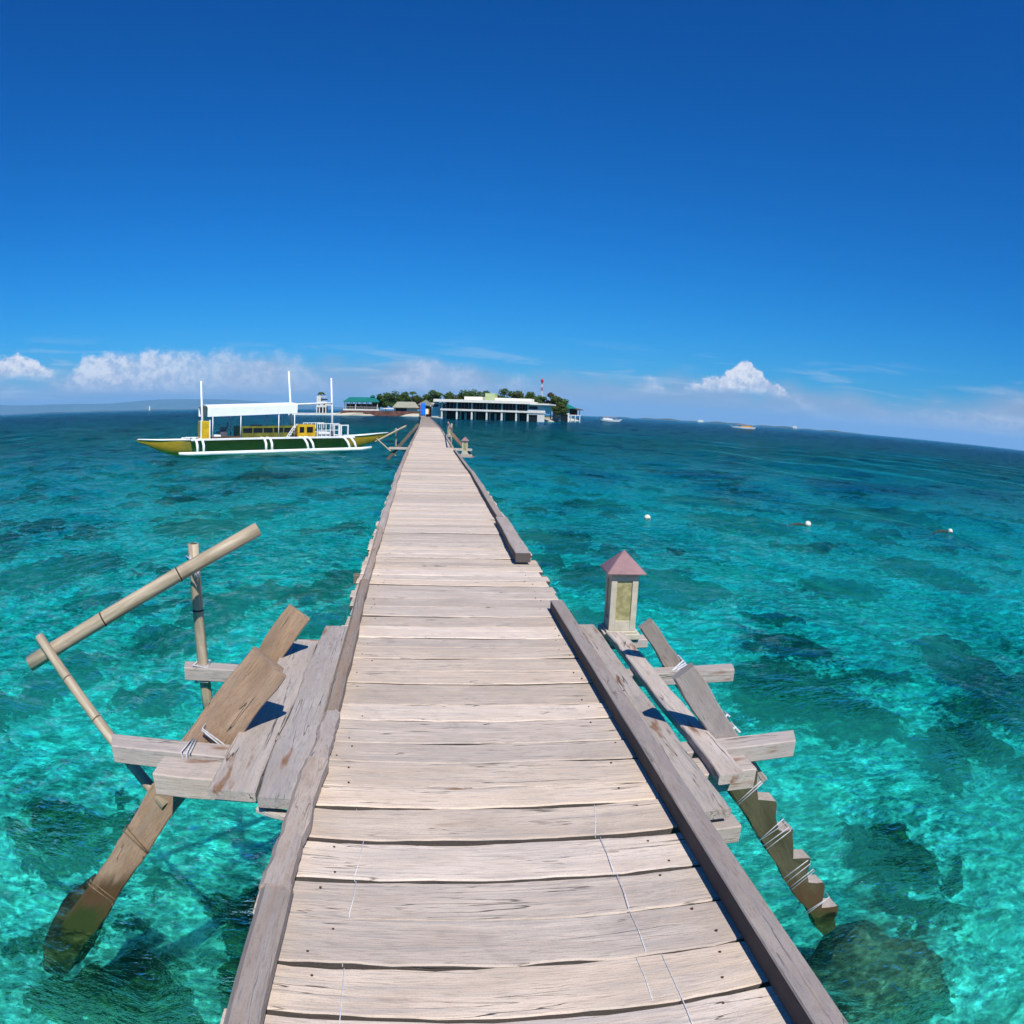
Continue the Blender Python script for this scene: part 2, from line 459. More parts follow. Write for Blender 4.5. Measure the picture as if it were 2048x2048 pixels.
def wood_mat(name, c1, c2, grey=(0.30, 0.28, 0.27), grain=1.0, rust=0.0, wet=False, crack=0.5, bump=0.5, shade_grime=0.0, rustlo=0.62):
    m, b = new_mat(name)
    tc = b.n('ShaderNodeTexCoord')
    oi = b.n('ShaderNodeObjectInfo')
    rnd = oi.outputs['Random']
    off = b.xyz(b.m('MULTIPLY', rnd, 37.0), b.m('MULTIPLY', rnd, 91.0), b.m('MULTIPLY', rnd, 13.0))
    v = b.n('ShaderNodeVectorMath', {0: tc.outputs['Object'], 1: off}, operation='ADD').outputs[0]
    vg = b.n('ShaderNodeMapping', {'Vector': v, 'Scale': (2.2 * grain, 34 * grain, 34 * grain)}).outputs[0]
    vb = b.n('ShaderNodeMapping', {'Vector': v, 'Scale': (1.6, 6.0, 6.0)}).outputs[0]
    vf = b.n('ShaderNodeMapping', {'Vector': v, 'Scale': (14, 130, 130)}).outputs[0]
    g = b.noise(vg, 1.0, 6, 0.62, 0.9).outputs[0]
    bl = b.noise(vb, 1.3, 4, 0.6, 0.4).outputs[0]
    fi = b.noise(vf, 1.0, 3, 0.6).outputs[0]
    col = b.mix(b.ramp(bl, 0.3, 0.72), c1, c2)
    col = b.mix(b.m('MULTIPLY', b.ramp(g, 0.42, 0.70), 0.65), col, grey)
    dirt = b.noise(v, 3.2, 5, 0.7, 0.6).outputs[0]
    col = b.mix(b.m('MULTIPLY', b.ramp(dirt, 0.54, 0.74), 0.32), col, tuple(x * 0.62 for x in grey))
    col = b.mix(b.m('MULTIPLY', b.ramp(fi, 0.50, 0.72), 0.40), col, tuple(x * 0.45 for x in c1))
    # silvered or darker boards: each board has a tone of its own
    tone = b.ramp(b.m('FRACT', b.m('MULTIPLY', rnd, 7.31)), 0.0, 1.0, 0.80, 1.18, smooth=False)
    col = b.mix(1.0, col, b.n('ShaderNodeCombineColor', {0: tone, 1: b.m('MULTIPLY', tone, 0.995), 2: b.m('MULTIPLY', tone, 0.99)}).outputs[0], 'MULTIPLY')
    warm = b.m('MULTIPLY', b.ramp(b.m('FRACT', b.m('MULTIPLY', rnd, 3.77)), 0.25, 1.0), 0.45)
    col = b.mix(warm, col, b.mix(1.0, col, (1.07, 0.985, 0.85), 'MULTIPLY'))
    # weather cracks along the grain
    vc = b.n('ShaderNodeMapping', {'Vector': v, 'Scale': (1.1, 22, 22)}).outputs[0]
    ck = b.noise(vc, 1.0, 3, 0.45, 0.3).outputs[0]
    ckm = b.m('MULTIPLY', b.ramp(b.m('ABSOLUTE', b.m('SUBTRACT', ck, 0.5)), 0.012, 0.0), crack)
    ckm = b.m('MULTIPLY', ckm, b.ramp(bl, 0.48, 0.62))
    col = b.mix(ckm, col, (0.07, 0.055, 0.045))
    if rust:
        vr = b.n('ShaderNodeMapping', {'Vector': v, 'Scale': (3.2, 13, 13)}).outputs[0]
        rs = b.noise(vr, 1.0, 3, 0.55).outputs[0]
        col = b.mix(b.m('MULTIPLY', b.ramp(rs, rustlo, rustlo + 0.15), rust), col, b.mix(fi, (0.17, 0.085, 0.048), (0.30, 0.17, 0.10)))
    if shade_grime:
        # vertical faces darkened: gap and kerb shade and dirt put into the colour
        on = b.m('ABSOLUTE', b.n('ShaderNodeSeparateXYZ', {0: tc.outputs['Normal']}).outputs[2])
        col = b.mix(b.m('MULTIPLY', b.ramp(on, 0.62, 0.30), shade_grime), col, (0.055, 0.045, 0.042))
    # fine salt-and-pepper weathering
    sp = b.noise(tc.outputs['Object'], 210, 2, 0.6).outputs[0]
    col = b.mix(b.m('MULTIPLY', b.ramp(sp, 0.52, 0.70), 0.30), col, tuple(x * 0.40 for x in c1))
    if wet:
        geo = b.n('ShaderNodeNewGeometry')
        z = b.n('ShaderNodeSeparateXYZ', {0: geo.outputs['Position']}).outputs[2]
        zz = b.m('ADD', z, b.m('MULTIPLY', b.m('SUBTRACT', bl, 0.5), 0.5))
        col = b.mix(b.ramp(zz, -0.85, -1.05), col, (0.085, 0.052, 0.024))
        col = b.mix(b.ramp(zz, -1.15, -1.35), col, (0.030, 0.050, 0.012))
    p = b.n('ShaderNodeBsdfPrincipled', {'Base Color': col, 'Roughness': 0.82, 'Specular IOR Level': 0.18})
    hh = b.m('SUBTRACT', b.m('ADD', b.m('MULTIPLY', g, 0.6), b.m('MULTIPLY', fi, 0.4)), b.m('MULTIPLY', ckm, 1.2))
    bp = b.n('ShaderNodeBump', {'Height': hh, 'Strength': bump, 'Distance': 0.006})
    b.set(p.inputs['Normal'], bp.outputs[0])
    b.n('ShaderNodeOutputMaterial', {'Surface': p})
    return m


M_DECK = wood_mat('deck_plank_wood', (0.55, 0.445, 0.36), (0.71, 0.59, 0.485), (0.43, 0.385, 0.355), rust=0.6, rustlo=0.68, shade_grime=0.93, crack=0.95, bump=0.8)  # dark side faces: shade of the plank gaps, with dirt, in the colour
M_RAIL = wood_mat('kerb_wood', (0.33, 0.265, 0.225), (0.44, 0.37, 0.32), (0.33, 0.31, 0.305), rust=0.25, crack=0.7, bump=0.7)
M_KERB = wood_mat('right_kerb_wood', (0.35, 0.28, 0.24), (0.45, 0.38, 0.33), (0.33, 0.31, 0.305), rust=0.25, crack=0.7, bump=0.7, shade_grime=0.86)  # dark vertical faces: shade of the kerb's inner side put into the colour
M_BARK = wood_mat('kerb_bark_wood', (0.34, 0.235, 0.165), (0.40, 0.33, 0.28), (0.30, 0.27, 0.25), rust=0.95, crack=0.8, bump=0.9)
M_SIDE = wood_mat('side_board_wood', (0.42, 0.355, 0.31), (0.52, 0.46, 0.42), (0.33, 0.32, 0.315), rust=1.0, crack=1.0, bump=0.9, rustlo=0.575)
M_BEAM = wood_mat('cross_beam_wood', (0.47, 0.395, 0.345), (0.57, 0.49, 0.43), (0.38, 0.35, 0.33), rust=0.9, rustlo=0.585, crack=0.9, bump=0.8)
M_RAKER = wood_mat('brace_wood', (0.25, 0.160, 0.10), (0.40, 0.275, 0.185), (0.25, 0.19, 0.145), bump=0.9, crack=1.0, rust=0.2, wet=True)
M_RAKERG = wood_mat('grey_brace_wood', (0.235, 0.20, 0.175), (0.31, 0.27, 0.245), (0.24, 0.225, 0.22), crack=0.8, rust=0.4, wet=True)
M_UNDER = wood_mat('under_deck_wood', (0.16, 0.13, 0.10), (0.24, 0.20, 0.16), (0.16, 0.15, 0.14), wet=True)
M_MOSSW = wood_mat('algae_dark_wood', (0.055, 0.055, 0.028), (0.11, 0.10, 0.055), (0.07, 0.07, 0.04), wet=True)
M_RAKERW = wood_mat('worn_step_wood', (0.33, 0.275, 0.235), (0.44, 0.37, 0.32), (0.30, 0.275, 0.255), rust=0.5)
M_CORD = simple_mat('thin_grey_cord', (0.66, 0.66, 0.68), 0.6, 0.2, 60)
M_ROPE = simple_mat('nylon_cord', (0.50, 0.51, 0.53), 0.6, 0.2, 60)
M_OLDROPE = simple_mat('old_brown_rope', (0.20, 0.13, 0.075), 0.9, 0.3, 60)


def bamboo_mat():
    m, b = new_mat('weathered_bamboo')
    tc = b.n('ShaderNodeTexCoord')
    v = b.n('ShaderNodeMapping', {'Vector': tc.outputs['Object'], 'Scale': (3.0, 30, 30)}).outputs[0]
    g = b.noise(v, 1.0, 5, 0.6, 0.5).outputs[0]
    bl = b.noise(tc.outputs['Object'], 5.0, 3, 0.6).outputs[0]
    col = b.mix(b.ramp(g, 0.3, 0.7), (0.30, 0.23, 0.15), (0.49, 0.40, 0.28))
    col = b.mix(b.m('MULTIPLY', b.ramp(bl, 0.55, 0.75), 0.5), col, (0.21, 0.15, 0.10))
    p = b.n('ShaderNodeBsdfPrincipled', {'Base Color': col, 'Roughness': 0.55, 'Specular IOR Level': 0.35})
    b.set(p.inputs['Normal'], b.n('ShaderNodeBump', {'Height': g, 'Strength': 0.3, 'Distance': 0.004}).outputs[0])
    b.n('ShaderNodeOutputMaterial', {'Surface': p})
    return m


M_BAMBOO = bamboo_mat()
M_HOLE = simple_mat('hollow_bamboo_core', (0.05, 0.035, 0.02), 0.9)

M_NAIL = simple_mat('rusty_nail', (0.075, 0.035, 0.022), 0.8, 0.3, 80)

PM = {}


def thing(name, loc, rz, label, cat, group=None):
    o = empty(name, loc, rz)
    PM[o] = Matrix.Translation(loc) @ Matrix.Rotation(rz, 4, 'Z')
    tag(o, label, cat, group)
    return o


def place(o, M, parent=None):
    """give o the world matrix M under its parent"""
    if parent is not None:
        o.parent = parent
        Mp = PM[parent]
        o.matrix_basis = Mp.inverted() @ M
    else:
        o.matrix_basis = M
    PM[o] = M


def frame(a, b, side):
    """matrix with X along a->b, Y along side, origin at the middle"""
    a, b = Vector(a), Vector(b)
    x = (b - a).normalized()
    s = Vector(side)
    y = (s - x * s.dot(x)).normalized()
    z = x.cross(y)
    c = (a + b) / 2
    return Matrix(((x.x, y.x, z.x, c.x), (x.y, y.y, z.y, c.y), (x.z, y.z, z.z, c.z), (0, 0, 0, 1)))


def board_mesh(name, L, w, t, seg=6, jit=0.004, bev=0.006, taper=1.0, warp=0.0, endcut=0.0, notch=None, seed=0):
    """a sawn board: bevelled section, uneven edges; X is the long axis"""
    rn = random.Random(seed * 7919 + 13)
    ph = [rn.random() * 6.28 for _ in range(8)]
    fr = [rn.uniform(1.5, 6.5) for _ in range(8)]
    V, Fc = [], []
    for i in range(seg + 1):
        u = i / seg
        x = (u - 0.5) * L
        k = 1 + (taper - 1) * u
        e1 = jit * (math.sin(fr[0] * u * 2 + ph[0]) + 0.6 * math.sin(fr[1] * u * 5 + ph[1])) + rn.uniform(-1, 1) * jit * 0.5
        e2 = jit * (math.sin(fr[2] * u * 2 + ph[2]) + 0.6 * math.sin(fr[3] * u * 5 + ph[3])) + rn.uniform(-1, 1) * jit * 0.5
        zt = jit * 0.5 * math.sin(fr[4] * u + ph[4]) + warp * (4 * (u - 0.5) ** 2)
        if notch:
            for (u0, hw, dp, sd) in notch:
                q = max(0.0, 1 - abs(u - u0) / hw)
                if sd > 0:
                    e1 -= dp * q ** 0.6
                else:
                    e2 += dp * q ** 0.6
        yl, yr = -w / 2 * k + e2, w / 2 * k + e1
        hz = t / 2
        xo = endcut * (1 if i == seg else (-1 if i == 0 else 0))
        for (yy, zz, sg) in ((yl + bev, hz, -1), (yr - bev, hz, 1), (yr, hz - bev, 1), (yr, -hz + bev, 1), (yr - bev, -hz, 1), (yl + bev, -hz, -1), (yl, -hz + bev, -1), (yl, hz - bev, -1)):
            V.append((x + xo * sg * 0.5, yy, zz + zt))
    n = 8
    for i in range(seg):
        for j in range(n):
            a = i * n + j
            b2 = i * n + (j + 1) % n
            Fc.append((a, a + n, b2 + n, b2))
    Fc.append(tuple(range(n)))
    Fc.append(tuple(seg * n + j for j in reversed(range(n))))
    me = bpy.data.meshes.new(name)
    me.from_pydata(V, [], Fc)
    me.update()
    return me


_bseed = [0]


def board(name, a, b, w, t, side, mat, parent, **kw):
    _bseed[0] += 1
    L = (Vector(b) - Vector(a)).length
    me = board_mesh(name, L, w, t, seed=kw.pop('seed', _bseed[0]), **kw)
    me.materials.append(mat)
    o = bpy.data.objects.new(name, me)
    C.objects.link(o)
    place(o, frame(a, b, side), parent)
    return o


def tube_data(pts, r, n=6, cap=True, rad=None):
    pts = [Vector(p) for p in pts]
    V, Fc = [], []
    prev = None
    for i, p in enumerate(pts):
        d = (pts[min(i + 1, len(pts) - 1)] - pts[max(i - 1, 0)])
        d = d.normalized() if d.length > 1e-9 else Vector((0, 0, 1))
        if prev is None:
            q = Vector((0, 0, 1)) if abs(d.z) < 0.9 else Vector((1, 0, 0))
            s = d.cross(q).normalized()
        else:
            s = (prev - d * prev.dot(d)).normalized()
        prev = s
        t = d.cross(s)
        rr = rad[i] if rad else r
        for j in range(n):
            an = 2 * PI * j / n
            V.append(p + s * math.cos(an) * rr + t * math.sin(an) * rr)
    for i in range(len(pts) - 1):
        for j in range(n):
            a, b2 = i * n + j, i * n + (j + 1) % n
            Fc.append((a, b2, b2 + n, a + n))
    if cap:
        Fc.append(tuple(reversed(range(n))))
        Fc.append(tuple((len(pts) - 1) * n + j for j in range(n)))
    return V, Fc


def tube(name, pts, r, mat, parent=None, n=6, rad=None, smooth=True):
    c = Vector(pts[0])
    V, Fc = tube_data([Vector(p) - c for p in pts], r, n, True, rad)
    o = mesh_obj(name, [tuple(v) for v in V], Fc, mat, smooth=smooth)
    place(o, Matrix.Translation(c), parent)
    return o


def bamboo(name, a, b, r, parent, node=0.33, open_end=True, taper=0.92):
    """hollow culm with swollen nodes; X along the culm"""
    L = (Vector(b) - Vector(a)).length
    xs, rs = [], []
    k = max(2, int(L / node))
    st = L / k
    for i in range(k):
        x0 = i * st + random.uniform(-0.03, 0.03) * (i > 0)
        if i:
            xs += [x0 - 0.012, x0 - 0.003, x0 + 0.006, x0 + 0.018]
            rs += [1.0, 1.10, 0.95, 1.0]
        else:
            xs += [0.0]
            rs += [1.0]
        xs += [x0 + st * 0.5]
        rs += [0.975]
    xs.append(L)
    rs.append(1.0)
    n = 14
    V, Fc = [], []
    for x, q in zip(xs, rs):
        rr = r * q * (1 + (taper - 1) * x / L)
        for j in range(n):
            an = 2 * PI * j / n
            V.append((x - L / 2, rr * math.cos(an), rr * math.sin(an)))
    m = len(xs)
    for i in range(m - 1):
        for j in range(n):
            p, q = i * n + j, i * n + (j + 1) % n
            Fc.append((p, q, q + n, p + n))
    mats = [M_BAMBOO, M_HOLE]
    mi = [1 if abs(rs[i] - 1.10) < 1e-6 else 0 for i in range(m - 1) for j in range(n)]
    for (i0, sx, flip) in ((0, 1, False), ((m - 1) * n, -1, True)):
        x0 = V[i0][0]
        rr = math.hypot(V[i0][1], V[i0][2])
        base = len(V)
        for (dx, q) in ((0, 0.72), (0.06 * sx, 0.68)):
            for j in range(n):
                an = 2 * PI * j / n
                V.append((x0 + dx, rr * q * math.cos(an), rr * q * math.sin(an)))
        for j in range(n):
            j2 = (j + 1) % n
            f1 = (i0 + j, base + j, base + j2, i0 + j2)
            f2 = (base + j, base + n + j, base + n + j2, base + j2)
            Fc += [tuple(reversed(f1)) if flip else f1, tuple(reversed(f2)) if flip else f2]
            mi += [0, 1]
        f3 = tuple(base + n + j for j in range(n))
        Fc.append(f3 if flip else tuple(reversed(f3)))
        mi.append(1)
    o = mesh_obj(name, V, Fc, None, smooth=True)
    for mm in mats:
        o.data.materials.append(mm)
    o.data.polygons.foreach_set('material_index', mi)
    place(o, frame(a, b, (0.3, 0.1, 1)), parent)
    return o


def lashing(name, centre, axis, side, w, t, turns, pitch_, r, mat, parent):
    """cord wound round a board of section w x t (side = width direction)"""
    x = Vector(axis).normalized()
    s = Vector(side)
    y = (s - x * s.dot(x)).normalized()
    z = x.cross(y)
    c = Vector(centre)
    pts = []
    hw, ht = w / 2 + r, t / 2 + r
    for k in range(int(turns * 4) + 1):
        q = k % 4
        yy, zz = ((hw, ht), (-hw, ht), (-hw, -ht), (hw, -ht))[q]
        pts.append(c + x * ((k / 4 - turns / 2) * pitch_ + random.uniform(-0.014, 0.014)) + y * yy + z * zz)
    return tube(name, pts, r, mat, parent, n=5)


# ------------------------------------------------------------------ the jetty
END = 176.0
EDGE = [(-4, -0.47, 0.975), (1.2, -0.47, 0.975), (2.6, -0.472, 0.995), (3.6, -0.478, 1.03), (5, -0.505, 1.075), (8, -0.57, 1.10), (13, -0.61, 1.13), (18, -0.68, 1.13), (29, -0.75, 1.02), (65, -0.82, 1.02), (110, -1.15, 0.62), (140, -1.40, 0.30), (END, -1.85, -0.15)]


def edge(y):
    ys = [e[0] for e in EDGE]
    return float(np.interp(y, ys, [e[1] for e in EDGE])), float(np.interp(y, ys, [e[2] for e in EDGE]))


jetty = thing('jetty', (0.25, 3.0, SEA), 0.0, 'long narrow weathered wooden plank jetty running out to the island', 'jetty')


def build_deck():
    ys = [-3.2]
    while ys[-1] < 0.55:
        ys.append(ys[-1] + random.uniform(0.19, 0.25))
    ys = [y + (0.66 - ys[-1]) for y in ys]
    ys += [0.90, 1.145, 1.372, 1.60, 1.84, 2.065, 2.324, 2.575, 2.735, 2.99, 3.20, 3.475, 3.69, 4.015, 4.23, 4.46, 4.69, 4.89, 5.16, 5.43, 5.71, 5.99]
    while ys[-1] < END:
        ys.append(ys[-1] + random.uniform(0.19, 0.27))
    V, Fc = tube_data([(0, 0, -0.004), (0, 0, 0.0012)], 0.0048, 7)
    nail_me = bpy.data.meshes.new('nail')
    nail_me.from_pydata([tuple(v) for v in V], [], Fc)
    nail_me.materials.append(M_NAIL)
    variants = []
    for k in range(14):
        me = board_mesh('plank', 1.0, 1.0, 0.04, seg=3, jit=0.012, bev=0.02, seed=500 + k)
        me.materials.append(M_DECK)
        variants.append(me)
    n_parts = 0
    V, Fc = [], []
    for i in range(len(ys) - 1):
        y0, y1 = ys[i], ys[i + 1]
        ym = (y0 + y1) / 2
        l, r = edge(ym)
        gap = random.choice((0.007, 0.009, 0.012, 0.015, 0.019)) if y0 < 12 else random.uniform(0.008, 0.018)
        w = (y1 - y0) - gap
        dz = random.uniform(-0.005, 0.005) - 0.02
        sk = random.uniform(-0.008, 0.008)
        a = (l - 0.10 + random.uniform(-0.03, 0.03), ym - sk, dz + random.uniform(-0.003, 0.003))
        b_ = (r + 0.08 + random.uniform(-0.03, 0.03), ym + sk, dz + random.uniform(-0.003, 0.003))
        if -1.2 < y0 < 9.5:
            nt = None
            if abs(y0 - 2.735) < 0.01:
                nt = [(0.40, 0.06, 0.02, -1), (0.56, 0.09, 0.018, -1), (0.80, 0.16, 0.022, -1)]
            elif random.random() < 0.3:
                nt = [(random.random(), 0.1, 0.014, random.choice((-1, 1)))]
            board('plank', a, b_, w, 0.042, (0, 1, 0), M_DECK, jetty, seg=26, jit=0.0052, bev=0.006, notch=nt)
            if y0 > 0.6:
                pk = C.objects[-1]
                for (xn, yn) in ((l + 0.10, y0 + 0.05), (l + 0.11, y1 - 0.055), (r - 0.10, y0 + 0.05), (r - 0.12, y1 - 0.05)):
                    if random.random() < 0.35:
                        continue
                    xn += random.uniform(-0.05, 0.05)
                    yn += random.uniform(-0.012, 0.012)
                    o = bpy.data.objects.new('nail', nail_me)
                    C.objects.link(o)
                    place(o, Matrix.Translation((xn, yn, dz + 0.0225)), pk)
            n_parts += 1
        elif n_parts < 298 and y0 >= 9.5:
            o = bpy.data.objects.new('plank', variants[i % 14])
            C.objects.link(o)
            M = frame(a, b_, (0, 1, 0)) @ Matrix.Diagonal(((Vector(b_) - Vector(a)).length, w, 1, 1))
            place(o, M, jetty)
            n_parts += 1
        else:
            x0, x1 = a[0], b_[0]
            k = len(V)
            yA, yB = y0 + gap / 2, y1 - gap / 2
            for zz in (dz - 0.02, dz + 0.02):
                V += [(x0, yA, zz), (x1, yA, zz), (x1, yB, zz), (x0, yB, zz)]
            Fc += [(k + 4, k + 5, k + 6, k + 7), (k, k + 3, k + 2, k + 1), (k, k + 1, k + 5, k + 4), (k + 1, k + 2, k + 6, k + 5), (k + 2, k + 3, k + 7, k + 6), (k + 3, k, k + 4, k + 7)]
    o = mesh_obj('far_planks', V, Fc, M_DECK)
    place(o, Matrix.Identity(4), jetty)
    o['kind'] = 'stuff'


build_deck()


def strip_along(name, y0, y1, side_, off0, off1, w, t, z, mat, **kw):
    """a kerb timber along one edge of the deck; off = distance of its centre from the deck edge"""
    e0, e1 = edge(y0), edge(y1)
    k = 0 if side_ < 0 else 1
    a = (e0[k] + side_ * off0, y0, z)
    b_ = (e1[k] + side_ * off1, y1, z)
    return board(name, a, b_, w, t, (1, 0, 0), mat, jetty, **kw)


# left kerb: rough poles and slabs butted end to end
for (y0, y1, w, t, mt, o0, o1) in ((-3.0, 1.94, 0.112, 0.075, M_RAIL, 0.036, 0.040), (1.90, 2.86, 0.105, 0.085, M_RAIL, 0.046, 0.022), (2.82, 3.42, 0.090, 0.080, M_RAIL, 0.016, 0.012),
                                  (3.40, 6.3, 0.085, 0.085, M_BARK, 0.010, 0.018), (6.25, 9.3, 0.075, 0.08, M_BARK, 0.020, 0.012), (9.2, 14.5, 0.10, 0.07, M_RAIL, 0.02, 0.035), (14.3, 20.5, 0.10, 0.07, M_RAIL, 0.045, 0.05)):
    strip_along('kerb_timber', y0, y1, -1, o0, o1, w * 0.93, t, t / 2 + 0.004, mt, seg=26, jit=0.0045, bev=0.02)
y = 20.4
while y < END - 6:
    ln = random.uniform(5, 8)
    strip_along('kerb_timber', y, min(y + ln, END - 1), -1, random.uniform(0.03, 0.06), random.uniform(0.03, 0.06), 0.10, 0.07, 0.037, random.choice((M_RAIL, M_RAIL, M_BARK)), seg=4, jit=0.006, bev=0.015)
    y += ln - 0.05
# right kerb
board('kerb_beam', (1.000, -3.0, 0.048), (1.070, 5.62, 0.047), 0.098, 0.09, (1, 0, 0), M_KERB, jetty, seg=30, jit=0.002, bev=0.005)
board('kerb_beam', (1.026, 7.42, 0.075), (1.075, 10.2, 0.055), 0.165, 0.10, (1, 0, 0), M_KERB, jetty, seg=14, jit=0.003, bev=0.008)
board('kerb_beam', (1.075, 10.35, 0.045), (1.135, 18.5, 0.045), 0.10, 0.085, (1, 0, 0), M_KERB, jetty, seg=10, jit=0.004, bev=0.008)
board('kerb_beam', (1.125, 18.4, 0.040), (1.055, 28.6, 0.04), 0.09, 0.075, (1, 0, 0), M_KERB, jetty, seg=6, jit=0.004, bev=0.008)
y = 31.0
while y < END - 6:
    ln = random.uniform(5, 9)
    strip_along('kerb_beam', y, min(y + ln, END - 1), 1, random.uniform(0.02, 0.05), random.uniform(0.02, 0.05), 0.09, 0.07, 0.037, M_RAIL, seg=4, jit=0.005, bev=0.012)
    y += ln + random.choice((0.05, 0.05, 1.2))

# bearers and bents under the deck
for sgn in (0, 1, 2):
    for (y0, y1) in ((-3, 6.1), (6.0, 18), (17.9, 29), (28.9, 47), (46.9, 65), (64.9, 110), (109.9, 140), (139.9, END)):
        (l0, r0), (l1, r1) = edge(y0), edge(y1)
        q = (0.14, 0.5, 0.86)[sgn]
        board('bearer', (l0 + (r0 - l0) * q, y0, -0.105), (l1 + (r1 - l1) * q, y1, -0.105), 0.08, 0.12, (1, 0, 0), M_UNDER, jetty, seg=3, jit=0.003)
pile_me = board_mesh('piling', 3.0, 0.15, 0.15, seg=4, jit=0.01, bev=0.03, seed=77)
pile_me.materials.append(M_UNDER)
beam_me = board_mesh('cross_beam', 2.1, 0.10, 0.10, seg=3, jit=0.005, seed=78)
beam_me.materials.append(M_UNDER)
yb = 7.6
while yb < END:
    l, r = edge(yb)
    o = bpy.data.objects.new('cross_beam', beam_me)
    C.objects.link(o)
    place(o, frame((l - 0.2, yb, -0.22), (r + 0.2, yb, -0.22), (0, 1, 0)), jetty)
    for xx in (l + 0.08, r - 0.08):
        o = bpy.data.objects.new('piling', pile_me)
        C.objects.link(o)
        dx = 0.25 if xx > (l + r) / 2 else -0.25
        place(o, frame((xx + dx, yb + 0.12, -3.3), (xx, yb + 0.12, -0.17), (0, 1, 0)), jetty)
    yb += 3.6 if yb < 60 else 6.0

# the two near bents: cross beams that stick out, side boards, raking braces
Y1, Y2, Y0, Y3 = 3.03, 4.18, 2.80, 5.06
board('cross_beam', (-1.60, Y1, -0.052), (1.93, Y1 + 0.05, -0.052), 0.13, 0.10, (0, 1, 0), M_BEAM, jetty, seg=16, endcut=0.05)
board('cross_beam', (-1.57, Y2 + 0.02, -0.055), (2.04, Y2 + 0.02, -0.055), 0.115, 0.09, (0, 1, 0), M_BEAM, jetty, seg=16, jit=0.006, endcut=0.03)
board('cross_beam', (-1.26, Y0 + 0.02, -0.060), (1.555, Y0 + 0.06, -0.060), 0.19, 0.115, (0, 1, 0), M_BEAM, jetty, seg=18, jit=0.007)
board('cross_beam', (-0.93, 4.86, -0.075), (1.66, 5.02, -0.075), 0.13, 0.07, (0, 1, 0), M_BEAM, jetty, seg=10)
board('cross_beam', (-0.60, 2.40, -0.125), (1.30, 2.40, -0.085), 0.11, 0.09, (0, 1, 0), M_BEAM, jetty, seg=10)
board('side_board', (-0.615, 2.53, 0.026), (-0.640, 4.98, 0.026), 0.185, 0.052, (1, 0, 0), M_SIDE, jetty, seg=26, jit=0.006)
board('side_board', (-0.825, 2.57, 0.022), (-0.835, 4.62, 0.022), 0.215, 0.048, (1, 0, 0), M_SIDE, jetty, seg=26, jit=0.007)
board('side_board', (1.185, 2.38, 0.010), (1.205, 5.12, 0.010), 0.135, 0.045, (1, 0, 0), M_SIDE, jetty, seg=26, jit=0.004)
board('side_board', (1.375, 2.66, 0.014), (1.385, 4.92, 0.010), 0.125, 0.05, (1, 0, 0), M_SIDE, jetty, seg=24, jit=0.005)
board('under_strip', (-0.72, 2.60, -0.045), (-0.47, 2.52, -0.055), 0.05, 0.03, (0, 1, 0), M_BEAM, jetty, seg=3)

SLX = Vector((-1, 0, 0))
# left front rake: long pile into the sea with a doubling plank in front
board('raking_pile', (-0.775, 3.235, 0.42), (-2.45, 2.972, -1.75), 0.180, 0.08, (1, 0, -0.77), M_RAKER, jetty, seg=30, jit=0.008, bev=0.008)
board('doubling_plank', (-0.720, 3.185, 0.385), (-1.18, 3.160, -0.20), 0.135, 0.035, (1, 0, -0.77), M_RAKER, jetty, seg=10, jit=0.005)
# left rear rake
board('raking_brace', (-0.800, 4.31, 0.345), (-1.42, 4.29, -0.52), 0.160, 0.05, (1, 0, -0.73), M_RAKER, jetty, seg=12, jit=0.004)
# right rakes
board('raking_brace', (1.405, 4.26, 0.30), (1.95, 4.30, -0.45), 0.110, 0.06, (1, 0, 0.73), M_RAKERG, jetty, seg=12, jit=0.006)
board('raking_brace', (1.270, 3.20, 0.36), (1.78, 3.14, -0.32), 0.125, 0.06, (1, 0, 0.75), M_RAKERG, jetty, seg=14, jit=0.005)


def notched_log():
    """right front leg: a leaning timber with steps cut into its outer edge"""
    a, b_ = Vector((1.53, 3.02, -0.10)), Vector((2.47, 2.95, -1.42))
    L = (b_ - a).length
    n = 6
    st = L / n
    top = []
    for k in range(n):
        s0 = -L / 2 + k * st
        j = lambda q: random.uniform(-q, q)
        top += [(s0 + j(0.01), 0.020 + j(0.008)), (s0 + st * 0.16, 0.058 + j(0.006)), (s0 + st * 0.30 + j(0.012), 0.092 + j(0.012)), (s0 + st * 0.42 + j(0.01), 0.090 + j(0.008)), (s0 + st * 0.7, 0.048 + j(0.01))]
    top.append((L / 2, 0.02))
    low = [(L / 2 - L * i / 14, -0.078 + random.uniform(-0.010, 0.010)) for i in range(15)]
    prof = top + low
    V = [(s + random.uniform(-.006, .006), w + random.uniform(-.004, .004), 0.05 + random.uniform(-.004, .004)) for s, w in prof] + [(s + random.uniform(-.006, .006), w + random.uniform(-.006, .006), -0.05) for s, w in prof]
    m = len(prof)
    Fc = [tuple(range(m)), tuple(reversed(range(m, 2 * m)))]
    Fc += [(i, i + m, (i + 1) % m + m, (i + 1) % m) for i in range(m)]
    o = mesh_obj('notched_log', V, Fc, M_MOSSW)
    o.data.materials.append(M_RAKERW)
    o.data.polygons.foreach_set('material_index', [0, 0] + [1 if i < len(top) - 1 else 0 for i in range(m)])
    place(o, frame(a, b_, (1, 0, 0.7)), jetty)
    return a, b_


